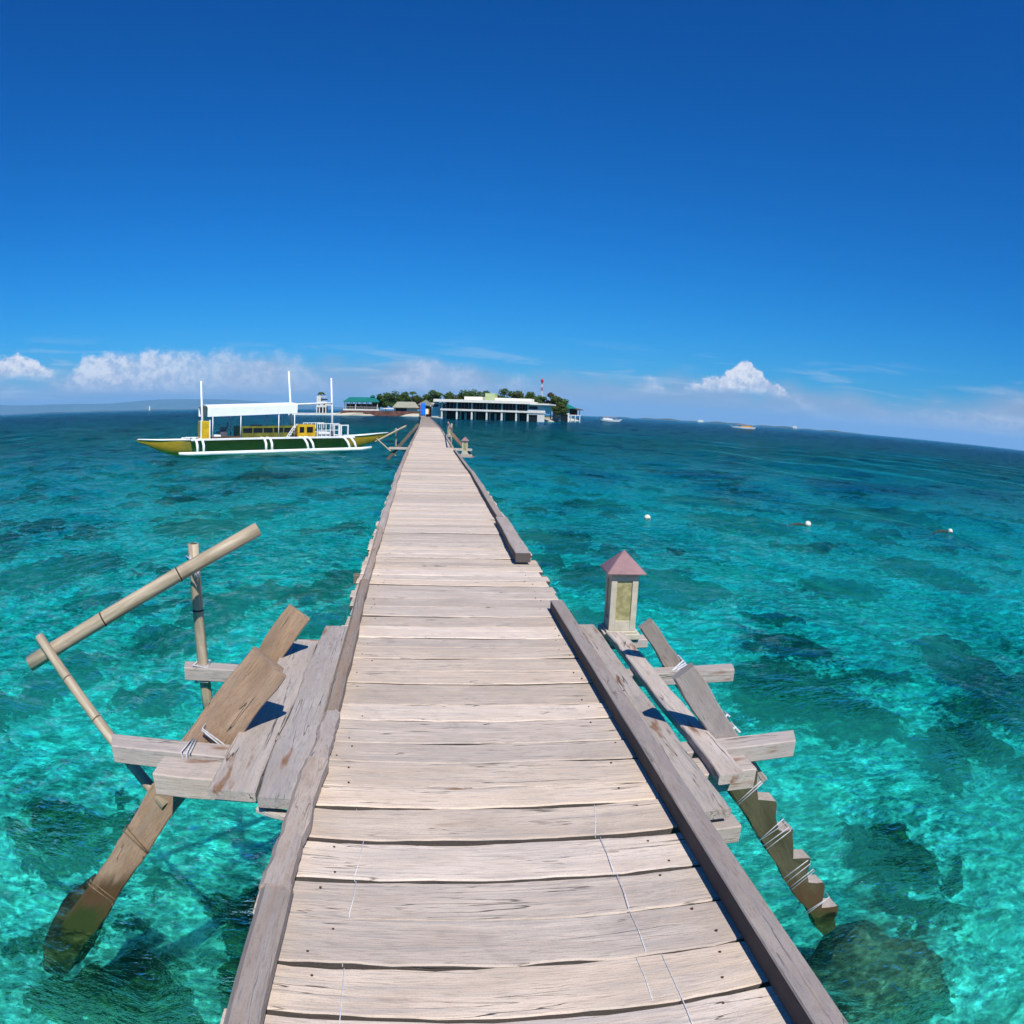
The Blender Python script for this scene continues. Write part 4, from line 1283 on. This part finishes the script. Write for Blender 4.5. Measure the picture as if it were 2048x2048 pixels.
def island_ground():
    n, m = 40, 96
    V = [(15.0, 335.0, 2.4 + SEA)]
    ring_pts = []
    outline = [(-43, 329), (-30, 328), (-12, 328), (0, 318), (4, 284), (22, 268), (42, 262), (54, 300), (66, 338), (78, 372), (60, 410), (10, 420), (-30, 392), (-46, 352)]
    import itertools
    P = [Vector((x, y, 0)) for x, y in outline]
    # closed Catmull-Rom through the outline
    pts = []
    for i in range(len(P)):
        p0, p1, p2, p3 = P[i - 1], P[i], P[(i + 1) % len(P)], P[(i + 2) % len(P)]
        for k in range(7):
            s = k / 7
            pts.append(0.5 * ((2 * p1) + (p2 - p0) * s + (2 * p0 - 5 * p1 + 4 * p2 - p3) * s * s + (3 * p1 - p0 - 3 * p2 + p3) * s ** 3))
    c = Vector((15, 335, 0))
    levels = ((1.10, -3.5), (1.03, -0.6), (1.0, 0.15), (0.96, 0.9), (0.90, 1.25), (0.75, 1.7), (0.4, 2.3))
    V, Fc = [], []
    for (q, z) in levels:
        for k, p in enumerate(pts):
            w = 0.12 * math.sin(k * 1.7) if 0 < z < 1.6 else 0
            d = c + (p - c) * q
            V.append((d.x, d.y, SEA + z + w))
    N = len(pts)
    for i in range(len(levels) - 1):
        for k in range(N):
            a, b_ = i * N + k, i * N + (k + 1) % N
            Fc.append((a, b_, b_ + N, a + N))
    Fc.append(tuple((len(levels) - 1) * N + k for k in range(N)))
    m_, b = new_mat('island_sand_and_scrub')
    geo = b.n('ShaderNodeNewGeometry')
    z = b.n('ShaderNodeSeparateXYZ', {0: geo.outputs['Position']}).outputs[2]
    nz = b.noise(geo.outputs['Position'], 0.25, 5, 0.6).outputs[0]
    col = b.mix(b.ramp(b.m('ADD', z, b.m('MULTIPLY', b.m('SUBTRACT', nz, 0.5), 1.2)), -0.2, 0.3), b.mix(nz, (0.42, 0.37, 0.28), (0.60, 0.54, 0.42)), (0.07, 0.095, 0.03))
    b.n('ShaderNodeOutputMaterial', {'Surface': b.n('ShaderNodeBsdfDiffuse', {'Color': col})})
    o = mesh_obj('island_ground', V, Fc, m_, smooth=True)
    tag(o, kind='structure')
    return o


island_ground()


def hip_roof(name, x0, x1, y0, y1, z0, z1, inset, mat, parent, thick=0.25):
    ym = (y0 + y1) / 2
    V = [(x0, y0, z0 - thick), (x1, y0, z0 - thick), (x1, y1, z0 - thick), (x0, y1, z0 - thick), (x0, y0, z0), (x1, y0, z0), (x1, y1, z0), (x0, y1, z0), (x0 + inset, ym, z1), (x1 - inset, ym, z1)]
    Fc = [(0, 3, 2, 1), (0, 1, 5, 4), (1, 2, 6, 5), (2, 3, 7, 6), (3, 0, 4, 7), (4, 5, 9, 8), (5, 6, 9), (6, 7, 8, 9), (7, 4, 8)]
    o = mesh_obj(name, V, Fc, mat)
    place(o, PM[parent].copy(), parent)
    return o


def main_building():
    t = thing('pavilion_building', (4.6, 264.0, SEA), R(-18.2), 'wide two-storey flat-roofed white concrete building standing on columns in the sea', 'building')
    K = 0.88

    def boxes(name, lst, mat, parent, bev=0.0):
        return globals()['boxes'](name, [(q[0] * K, q[1] * K, *q[2:]) for q in lst], mat, parent, bev)

    def sub(name, lst, mat, parent, root):
        return globals()['sub'](name, [(q[0] * K, q[1] * K, *q[2:]) for q in lst], mat, parent, root)
    xs = (0.0, 6.5, 12.9, 19.2, 25.5, 31.5, 36.3)
    D = 15.0
    for x in xs:
        boxes('column', [(x - 0.32, x + 0.32, 0.0, 0.64, -2.5, 3.02)], M_CONC, t)
        boxes('upper_column', [(x - 0.28, x + 0.28, 0.03, 0.59, 3.72, 6.15)], M_CONC, t)
        boxes('rear_column', [(x - 0.32, x + 0.32, 5.0, 5.6, -2.5, 3.02)], M_CONC, t)
    boxes('first_floor_slab', [(-0.6, 43.4, -0.25, D, 3.02, 3.72)], M_CONC, t)
    rf = boxes('roof_slab', [(-3.2, 37.4, -1.6, D, 6.15, 7.15)], M_CREAM, t)
    boxes('roof_slab', [(37.4, 45.2, -1.3, D, 6.02, 6.55)], M_CREAM, t)
    sub('penthouse', [(8.6, 16.4, 3, 9, 7.15, 8.35)], M_CREAM, rf, t)
    sub('penthouse', [(21.7, 37.0, 3, 9, 7.15, 8.15)], M_CREAM, rf, t)
    tk = sub('roof_room', [(17.6, 21.7, 2.5, 7, 7.15, 9.75)], M_TANK, rf, t)
    # dim rooms behind the open bays, seen between the columns
    boxes('back_wall', [(0.3, 36.0, 3.6, 3.9, 3.72, 6.15)], M_DARKIN, t)
    boxes('lower_back_wall', [(0.3, 36.0, 5.7, 6.0, -0.4, 3.02)], M_DARKIN, t)
    for k in range(6):
        x0, x1 = xs[k] + 0.36, xs[k + 1] - 0.36
        boxes('balcony_rail', [(x0, x1, 0.22, 0.30, 4.62, 4.70)] + [(x0 + j * (x1 - x0) / 8, x0 + j * (x1 - x0) / 8 + 0.06, 0.23, 0.29, 3.72, 4.62) for j in range(9)], M_DARKW, t)
        w = boxes('window', [(x0 + 0.3, x1 - 0.3, 3.50, 3.595, 4.0, 5.9)], M_GLASSD, t)
        for q in (0.08, 0.33, 0.62, 0.92):
            sub('mullion', [(x0 + (x1 - x0) * q - 0.06, x0 + (x1 - x0) * q + 0.06, 3.44, 3.50, 4.0, 5.9)], M_CONC, w, t)
    for k, (x0, x1, z1) in enumerate(((1.2, 2.2, 2.2), (8.6, 9.5, 2.4), (14.5, 16.8, 1.6), (21.5, 22.3, 2.3), (28.0, 29.8, 2.0))):
        boxes('partition', [(x0, x1, 4.0, 4.3, -0.3, z1)], M_CONC if k % 2 else M_DARKW, t)
    # closed end bay
    for q in ((36.62, 40.2, 0.05, 0.3, 3.72, 4.40), (36.62, 40.2, 0.05, 0.3, 2.45, 3.02), (40.2, 43.1, 0.05, 0.35, -2.0, 3.02), (40.2, 43.1, 0.05, 0.35, 3.72, 6.02), (36.62, 40.2, 0.05, 0.3, 5.5, 6.02)):
        boxes('wall_panel', [q], M_CONC, t)
    boxes('window', [(36.7, 40.1, 0.32, 0.4, 4.40, 5.5)], M_GLASSD, t)
    boxes('boat_door', [(36.7, 40.1, 0.6, 0.7, -0.5, 2.45)], M_GLASSD, t)
    boxes('end_side_wall', [(43.1, 43.38, 0.05, D - 0.1, 3.72, 6.02)], M_CONC, t)
    boxes('annex', [(-6.0, -1.4, 2.0, 8.0, 0.5, 5.8)], M_CONC, t)
    boxes('annex_window', [(-5.2, -2.2, 1.93, 1.998, 4.3, 5.2)], M_GLASSD, t)
    return t


main_building()


def cottage():
    t = thing('cottage', (50.0, 285.0, SEA), R(16), 'small white stilt cottage with a green hip roof at the right end of the island', 'cottage')
    boxes('wall', [(2.3, 7.0, 0.5, 6.5, 3.0, 5.4)], M_CONC, t)
    boxes_each('lower_wall', [(2.3, 3.2, 0.5, 6.5, -2.0, 3.0), (6.3, 7.0, 0.5, 6.5, -2.0, 3.0)], M_CONC, t)
    boxes('boat_door', [(3.2, 6.3, 0.9, 1.0, -0.6, 3.0)], M_GLASSD, t)
    boxes('porch_floor', [(7.0, 12.2, 0.5, 6.5, 2.7, 3.0)], M_CONC, t)
    boxes('porch_back', [(7.02, 12.0, 3.2, 3.4, 3.0, 5.0)], M_DARKW, t)
    for x in (7.6, 9.6, 11.7):
        boxes('post', [(x, x + 0.35, 0.55, 0.9, -2.0, 2.7)], M_CONC, t)
        boxes('porch_post', [(x, x + 0.2, 0.6, 0.8, 3.0, 5.2)], M_DARKW, t)
    hip_roof('roof', 0.6, 9.4, -1.0, 8.0, 5.7, 8.0, 3.4, M_TEAL, t)
    hip_roof('porch_roof', 7.2, 12.9, -0.6, 7.2, 5.25, 5.9, 2.0, M_DARKW, t)
    return t


cottage()


def green_pavilion():
    t = thing('open_pavilion', (-31.5, 331.0, SEA), 0.0, 'open-sided pavilion with long teal hip roof at the left end of the island', 'pavilion')
    boxes('floor', [(-8.3, 8.3, 0.0, 9.0, 2.3, 3.0)], M_CONC, t)
    rf = hip_roof('roof', -8.3, 8.3, -0.6, 9.6, 6.5, 8.5, 2.3, M_TEAL, t, 0.3)
    c = hip_roof('cupola', 3.8, 6.2, 3.2, 5.6, 9.0, 9.7, 0.9, M_TEAL, t)
    boxes('cupola_box', [(4.2, 5.8, 3.6, 5.2, 8.0, 8.75)], M_TEAL, t)
    for k in range(7):
        x = -7.6 + k * 2.53
        boxes('post', [(x - 0.15, x + 0.15, 0.2, 0.5, 3.0, 6.2)], M_CONC if k in (2, 6) else M_DARKW, t)
        boxes('post', [(x - 0.15, x + 0.15, 8.4, 8.7, 3.0, 6.2)], M_DARKW, t)
    boxes('back_screen', [(-7.5, 7.5, 6.0, 6.2, 3.0, 5.4)], M_DARKIN, t)
    boxes('railing', [(-8.0, 8.0, 0.05, 0.12, 3.9, 4.0)] + [(-8.0 + k * 0.8, -7.93 + k * 0.8, 0.06, 0.11, 3.0, 3.9) for k in range(21)], M_CONC, t)
    return t


green_pavilion()


def tower_house():
    t = thing('tower_house', (-50.0, 331.0, SEA), 0.0, 'small white stilted tower house behind the boat, apart from the island', 'tower')
    boxes('wall', [(-2.4, 2.4, 0.0, 5.0, 3.6, 6.4)], M_CONC, t)
    boxes('tower', [(-2.4, -0.4, 0.1, 3.0, 6.4, 8.9)], M_CONC, t)
    boxes('tower_roof', [(-0.4, 2.2, 0.3, 4.0, 6.9, 7.5)], M_DARKIN, t)
    boxes('cap', [(-0.3, 2.4, 0.1, 4.0, 8.2, 8.5)], M_CONC, t)
    for x in (-2.3, -1.0, 0.6, 2.0):
        boxes('post', [(x - 0.25, x + 0.25, 0.1, 0.6, -2.5, 3.6)], M_CONC, t)
    boxes('balcony', [(2.4, 4.8, 0.2, 4.0, 4.4, 5.4)], M_CONC, t)
    boxes('lower_room', [(-2.2, 2.2, 2.5, 5, -2.0, 3.6)], M_DARKIN, t)
    boxes('window', [(-1.6, -0.9, -0.05, -0.004, 4.6, 5.6)], M_GLASSD, t)
    boxes('window', [(0.9, 1.6, -0.05, -0.004, 4.6, 5.6)], M_GLASSD, t)
    return t


tower_house()

sw = boxes('sea_wall', [(-40.6, -4.4, 328.2, 329.4, SEA - 1.2, SEA + 2.25)], M_REDBR, None)
tag(sw, 'dark red-brown stone sea wall along the shore under the green pavilion', 'wall')
sw = boxes('sea_wall', [(-66.0, -40.8, 331.5, 333.0, SEA - 1.2, SEA + 1.0)], M_CONC, None)
tag(sw, 'low pale breakwater between the tower house and the island', 'wall')


def hut():
    t = thing('thatched_hut', (-10.9, 334.0, SEA), 0.0, 'wide hut with grey thatched hip roof behind the sea wall', 'hut')
    boxes('wall', [(-5.2, 5.2, 0.5, 6.0, 1.2, 4.2)], M_CONC, t)
    boxes('opening', [(-4.6, 0.5, 0.42, 0.498, 1.9, 3.9)], M_DARKIN, t)
    hip_roof('roof', -6.2, 6.2, -0.8, 7.2, 4.1, 6.7, 2.1, M_THATCH, t, 0.3)
    boxes('awning', [(-10.5, -5.6, -1.0, 1.5, 3.2, 3.6)], M_CREAM, t)
    for x in (-10.2, -8.0, -5.9):
        boxes('post', [(x - 0.08, x + 0.08, -0.9, -0.74, 1.2, 3.2)], M_DARKW, t)
    return t


hut()


def gate_hut():
    t = thing('gate_hut', (-0.9, 182.0, SEA), 0.0, 'little gable-roofed gate hut at the far end of the jetty', 'hut')
    V = [(-2.0, -1.4, 4.3), (2.0, -1.4, 4.3), (2.0, 2.2, 4.3), (-2.0, 2.2, 4.3), (0, -1.5, 5.6), (0, 2.3, 5.6), (-2.0, -1.4, 4.15), (2.0, -1.4, 4.15), (2.0, 2.2, 4.15), (-2.0, 2.2, 4.15)]
    Fc = [(0, 4, 5, 3), (1, 2, 5, 4), (0, 6, 7, 1, 4), (3, 5, 2, 8, 9), (0, 3, 9, 6), (1, 7, 8, 2), (6, 9, 8, 7)]
    o = mesh_obj('roof', V, Fc, M_THATCH)
    place(o, PM[t].copy(), t)
    for x in (-1.5, 1.5):
        for yy in (-1.1, 1.9):
            boxes('post', [(x - 0.09, x + 0.09, yy - 0.09, yy + 0.09, -3.0, 4.15)], M_DARKW, t)
    boxes('floor', [(-2.1, 2.6, -2.0, 6.0, 1.14, 1.27)], M_BEAM, t)
    boxes('back_panel', [(0.1, 1.4, 1.4, 1.5, 1.27, 3.9)], M_DARKIN, t)
    return t


gate_hut()
bn = thing('banner', (-1.50, 177.6, SEA + 1.27), 0.0, 'tall bright blue banner at the far end of the jetty', 'banner')
V, Fc = [], []
for i in range(9):
    z = 0.25 + i * 0.40
    for j in range(7):
        x = -0.62 + j * 0.205
        w = 0.10 * math.sin(j * 1.6 + i * 0.35) * (1 - i / 12)
        V.append((x * (1 - 0.15 * (i / 8) ** 3), w, z))
for i in range(8):
    for j in range(6):
        a = i * 7 + j
        Fc.append((a, a + 1, a + 8, a + 7))
o = mesh_obj('cloth', V, Fc, M_BLUE, smooth=True)
sdm = o.modifiers.new('solid', 'SOLIDIFY')
sdm.thickness = 0.02
place(o, PM[bn].copy(), bn)
ltube('pole', [(-0.66, 0, -0.1), (-0.66, 0, 3.6)], 0.04, M_PINK, bn)
ltube('crossbar', [(-0.66, 0, 3.46), (0.6, 0, 3.46)], 0.025, M_METAL, bn, n=5)
sg = thing('notice_board', (-0.62, 178.6, SEA + 1.27), 0.0, 'small orange and white notice board beside the blue banner', 'sign')
boxes('board', [(-0.35, 0.35, -0.03, 0.03, 0.7, 2.0)], M_WHITE, sg)
boxes('border', [(0.36, 0.62, -0.03, 0.03, 0.7, 2.0)], M_ORANGE, sg)
boxes('leg', [(-0.33, -0.25, -0.02, 0.02, 0.0, 0.7)], M_DARKW, sg)
boxes('leg', [(0.50, 0.58, -0.02, 0.02, 0.0, 0.7)], M_DARKW, sg)


def radio_mast():
    t = thing('radio_mast', (46.9, 300.0, SEA), 0.0, 'slender red and white lattice radio mast rising behind the trees', 'mast')
    H0, H1 = 1.2, 17.2

    def seg(z0, z1, mat, name):
        V, Fc = [], []
        w = lambda z: 0.62 - 0.024 * z
        for (sx, sy) in ((-1, -1), (1, -1), (1, 1), (-1, 1)):
            v, f = tube_data([(sx * w(z0), sy * w(z0), z0), (sx * w(z1), sy * w(z1), z1)], 0.07, 5)
            k = len(V)
            V += v
            Fc += [tuple(i + k for i in q) for q in f]
        n = max(1, int((z1 - z0) / 1.1))
        for i in range(n):
            a, b_ = z0 + (z1 - z0) * i / n, z0 + (z1 - z0) * (i + 1) / n
            for (p, q) in (((-1, -1), (1, -1)), ((1, -1), (1, 1)), ((1, 1), (-1, 1)), ((-1, 1), (-1, -1))):
                v, f = tube_data([(p[0] * w(a), p[1] * w(a), a), (q[0] * w(b_), q[1] * w(b_), b_)], 0.04, 4)
                k = len(V)
                V += v
                Fc += [tuple(i_ + k for i_ in qq) for qq in f]
        o = mesh_obj(name, [tuple(v) for v in V], Fc, mat)
        place(o, PM[t].copy(), t)
    seg(H0, 12.6, M_WHITE, 'lattice')
    seg(12.6, 14.2, M_RED, 'lattice')
    seg(14.2, 15.4, M_WHITE, 'lattice')
    seg(15.4, H1, M_RED, 'lattice')
    o = lump('antenna_drum', (0, 0, 0), 0.6, 0.6, 0.8, M_RED, None, 2, 0.03, 3)
    place(o, PM[t] @ Matrix.Translation((0, 0, 16.9)), t)


radio_mast()

# ------------------------------------------------------------------ trees
def leaf_mat(name, c1, c2):
    m, b = new_mat(name)
    geo = b.n('ShaderNodeNewGeometry')
    oi = b.n('ShaderNodeObjectInfo')
    nz = b.noise(geo.outputs['Position'], 0.6, 3, 0.6).outputs[0]
    rr = b.m('MULTIPLY', b.m('ADD', geo.outputs['Random Per Island'], nz), 0.5)
    col = b.mix(rr, c1, c2)
    d = b.n('ShaderNodeBsdfDiffuse', {'Color': col})
    tr = b.n('ShaderNodeBsdfTranslucent', {'Color': col})
    b.n('ShaderNodeOutputMaterial', {'Surface': b.n('ShaderNodeMixShader', {0: 0.25, 1: d, 2: tr})})
    return m


M_LEAF = leaf_mat('tree_leaves', (0.040, 0.080, 0.020), (0.115, 0.185, 0.048))
M_LEAF2 = leaf_mat('olive_tree_leaves', (0.05, 0.075, 0.018), (0.13, 0.16, 0.045))
M_PALM = leaf_mat('palm_fronds', (0.030, 0.060, 0.016), (0.08, 0.125, 0.035))
M_DRY = leaf_mat('brownish_tree_leaves', (0.09, 0.060, 0.035), (0.16, 0.11, 0.06))


def tree(loc, h, rad, label, mat=None, seed=0, lean=0.0):
    rn = random.Random(seed)
    t = thing('broadleaf_tree', loc, 0.0, label, 'tree', 'trees on the island')
    V, Fc = [], []

    def limb(pts, rads):
        v, f = tube_data(pts, 0.1, 6, True, rads)
        k = len(V)
        V.extend(tuple(q) for q in v)
        Fc.extend(tuple(i + k for i in q) for q in f)
    th = h * 0.45
    limb([(0, 0, -0.6), (lean * 0.3, 0, th * 0.6), (lean * 0.6, 0, th)], [0.26, 0.2, 0.15])
    blobs = []
    for k in range(11):
        an = k * 2.4 + rn.random()
        q = rn.uniform(0.15, 0.8)
        c = Vector((lean + math.cos(an) * rad * q, math.sin(an) * rad * q, h * rn.uniform(0.30, 0.84)))
        blobs.append((c, rad * rn.uniform(0.36, 0.55)))
        if k < 6:
            limb([(lean * 0.6, 0, th * 0.95), ((lean * 0.6 + c.x) / 2, c.y / 2, (th + c.z) / 2 + 0.2), tuple(c)], [0.11, 0.08, 0.03])
    blobs.append((Vector((lean, 0, h * 0.84)), rad * 0.45))
    tr = mesh_obj('trunk', V, Fc, M_TRUNK, smooth=True)
    place(tr, PM[t].copy(), t)
    V, Fc = [], []
    for (c, r) in blobs:
        for _ in range(130):
            d = Vector((rn.gauss(0, 1), rn.gauss(0, 1), rn.gauss(0, 1))).normalized()
            p = c + Vector((d.x, d.y, d.z * 0.72)) * r * rn.uniform(0.55, 1.08)
            s = rn.uniform(0.28, 0.55)
            nrm = (d + Vector((rn.gauss(0, 0.6), rn.gauss(0, 0.6), rn.gauss(0, 0.6) + 0.3))).normalized()
            a = nrm.cross(Vector((rn.gauss(0, 1), rn.gauss(0, 1), rn.gauss(0, 1)))).normalized()
            b_ = nrm.cross(a)
            k = len(V)
            V += [tuple(p + a * s), tuple(p + b_ * s * 0.55), tuple(p - a * s), tuple(p - b_ * s * 0.55)]
            Fc.append((k, k + 1, k + 2, k + 3))
    cr = mesh_obj('crown', V, Fc, mat or M_LEAF)
    place(cr, PM[t].copy(), t)
    return t


def palm(loc, h, label, seed=0):
    rn = random.Random(seed)
    t = thing('palm_tree', loc, rn.uniform(0, 6), label, 'palm tree', 'palm trees on the island')
    lx = rn.uniform(0.4, 1.0)
    pts = [(lx * (k / 8) ** 2, 0.0, -0.5 + (h - 1.0 + 0.5) * k / 8) for k in range(9)]
    ltube('trunk', pts, 0.16, M_TRUNK, t, n=7, rad=[0.22 - 0.012 * k for k in range(9)])
    c = Vector(pts[-1])
    V, Fc = [], []
    for k in range(17):
        an = k * 2.399 + rn.uniform(-0.2, 0.2)
        up = rn.uniform(-0.2, 1.1)
        L = rn.uniform(2.0, 2.7)
        dr = Vector((math.cos(an), math.sin(an), 0))
        side = Vector((-math.sin(an), math.cos(an), 0))
        prev = None
        for i in range(8):
            s = i / 7
            p = c + dr * L * s * (1 - 0.25 * max(0, up) * 0.5) + Vector((0, 0, up * s * 1.3 - (1.2 + 0.7 * up) * s * s * 1.25))
            w = 0.42 * (s * (1 - s) * 4) ** 0.5 * (1 - 0.3 * s) + 0.03
            q = (p, p + side * w - Vector((0, 0, w * 0.45)), p - side * w - Vector((0, 0, w * 0.45)))
            kk = len(V)
            V += [tuple(x) for x in q]
            if prev is not None:
                Fc += [(prev, kk, kk + 1, prev + 1), (prev, prev + 2, kk + 2, kk)]
            prev = kk
    cr = mesh_obj('fronds', V, Fc, M_PALM)
    place(cr, PM[t].copy(), t)
    return t


G = SEA + 1.5
for (x, yy, h, r, lab, mt, sd_) in (
        (-20.5, 340, 7.6, 3.4, 'dense dark tree directly right of the green pavilion', M_LEAF, 1), (-16.5, 344, 8.4, 3.9, 'tall round tree behind the left half of the thatched hut', M_LEAF, 2), (-12.2, 347, 8.2, 3.4, 'dark tree behind the right half of the thatched hut', M_LEAF, 3), (-5.8, 345, 7.0, 3.0, 'low green tree between the thatched hut and the gate hut', M_LEAF2, 4),
        (1.6, 338, 9.0, 3.2, 'tree just left of the white building roof', M_LEAF, 5), (17.5, 296, 8.6, 3.8, 'rounded tree above the left part of the white building roof', M_LEAF, 6), (23.0, 294, 8.3, 3.4, 'tree above the roof just left of the pale green roof room', M_LEAF, 7), (30.5, 290, 9.0, 3.6, 'tree above the roof just right of the pale green roof room', M_LEAF, 8),
        (35.3, 288, 8.6, 3.3, 'second tree right of the pale green roof room', M_LEAF2, 9), (40.4, 287, 8.5, 3.1, 'tree above the right part of the white building roof', M_LEAF, 10), (44.0, 286, 7.2, 2.7, 'small tree just left of the radio mast foot', M_LEAF, 11), (48.6, 286, 8.4, 2.9, 'brownish tree beneath the radio mast', M_DRY, 12),
        (51.2, 283, 7.0, 2.9, 'green tree between the white building and the small cottage', M_LEAF, 13), (50.8, 277, 4.6, 2.4, 'low bushy tree left of the small cottage wall', M_LEAF2, 14),
        (8.5, 300, 7.6, 3.2, 'tree over the left end of the white building roof', M_LEAF, 15), (13.0, 298, 7.2, 3.0, 'low tree over the white building roof, second from its left end', M_LEAF2, 16), (-1.5, 343, 7.4, 3.4, 'broad green tree right behind the gate hut', M_LEAF, 17), (26.8, 292, 7.2, 3.0, 'tree directly behind the pale green roof room', M_LEAF, 18), (-23.6, 343, 6.6, 3.0, 'low tree touching the right end of the green pavilion', M_LEAF, 19)):
    tree((x, yy, G), h * 1.28, r * 1.2, lab, mt, sd_)
for (x, yy, h, lab, sd_) in ((-8.4, 338, 11.0, 'palm rising left of the gate hut roof', 21), (4.2, 336, 10.6, 'palm rising at the left end of the white building', 22), (41.2, 291, 9.8, 'palm above the right end of the white building roof', 23), (27.5, 296, 9.8, 'palm behind the pale green roof room', 24), (-50.6, 337, 10.2, 'lone palm behind the white tower house', 25)):
    palm((x, yy, G), h, lab, sd_)

# ------------------------------------------------------------------ far shores
def far_land(name, a0, a1, dist, prof, mat, depth=2500):
    """ridge of land between two bearings (degrees from +Y), with real depth"""
    V, Fc = [], []
    n = 70
    rows = ((0.0, 0.0), (0.25, 0.45), (0.6, 0.85), (1.0, 1.0), (1.6, 0.6), (2.4, 0.0))
    for (dq, hq) in rows:
        for i in range(n + 1):
            q = i / n
            an = R(a0 + (a1 - a0) * q)
            h = prof(q) * hq
            rr = dist + depth * dq + depth * 0.1 * math.sin(q * 23 + dq * 5)
            V.append((rr * math.sin(an), rr * math.cos(an), SEA - 25 + (h + 25) * (1 if hq > 0 else 0.9)))
    for j in range(len(rows) - 1):
        for i in range(n):
            a = j * (n + 1) + i
            Fc.append((a, a + 1, a + n + 2, a + n + 1))
    o = mesh_obj(name, V, Fc, mat, smooth=True)
    tag(o, kind='structure')
    return o


M_HILL = simple_mat('forested_hills', (0.060, 0.085, 0.045), 0.95, 0.35, 0.002)


def hills_prof(q):
    base = 260 * min(1, q * 5 + 0.55) * min(1, max(0, (1 - q) / 0.22))
    return base * (0.85 + 0.18 * math.sin(q * 7 + 0.6) + 0.10 * math.sin(q * 19) + 0.05 * math.sin(q * 47)) + 60 * max(0, 1 - q * 1.1)


far_land('hills', -62, -5, 26000, lambda q: 1.72 * hills_prof(q), M_HILL, 3000)
far_land('far_shore', 13, 36, 7600, lambda q: (9 + 5 * math.sin(q * 31) + 4 * math.sin(q * 77)) * min(1, q * 6) * min(1, (1 - q) * 5), M_HILL, 500)

far_land('far_shore', -36, -9, 8000, lambda q: (5 + 2 * math.sin(q * 40)) * min(1, q * 6) * min(1, (1 - q) * 5), M_HILL, 260)


def far_tower(az_, dist, w, h, label):
    an = R(az_)
    t = thing('far_building', (dist * math.sin(an), dist * math.cos(an), SEA), -an, label, 'building', 'tiny far buildings on the horizon')
    boxes('block', [(-w / 2, w / 2, 0, w * 0.6, -4, h)], M_CREAM, t)
    boxes('roof_hut', [(-w / 4, w / 4, 2, w * 0.4, h, h * 1.15)], M_CREAM, t)


far_tower(-22.5, 8050, 14, 38, 'tiny white tower on the horizon far left of the boat')
far_tower(21.6, 7660, 60, 20, 'tiny pale block on the far shore left of the orange and white boat')
far_tower(29.2, 7660, 46, 24, 'tiny pale block on the far shore right of the orange and white boat')

# ------------------------------------------------------------------ sea haze
def haze():
    x0, x1, y0, y1, z0, z1 = -33000, 33000, -10000, 37000, -60, 640
    V, Fc = [], []
    box_data(x0, x1, y0, y1, z0, z1, V, Fc)
    m, b = new_mat('sea_haze')
    pv = b.n('ShaderNodeVolumePrincipled', {'Color': (0.30, 0.66, 1.0), 'Density': 0.00004, 'Anisotropy': 0.0})
    b.n('ShaderNodeOutputMaterial', {'Volume': pv})
    o = mesh_obj('haze', V, Fc, m)
    tag(o, kind='stuff')
    return o


haze()
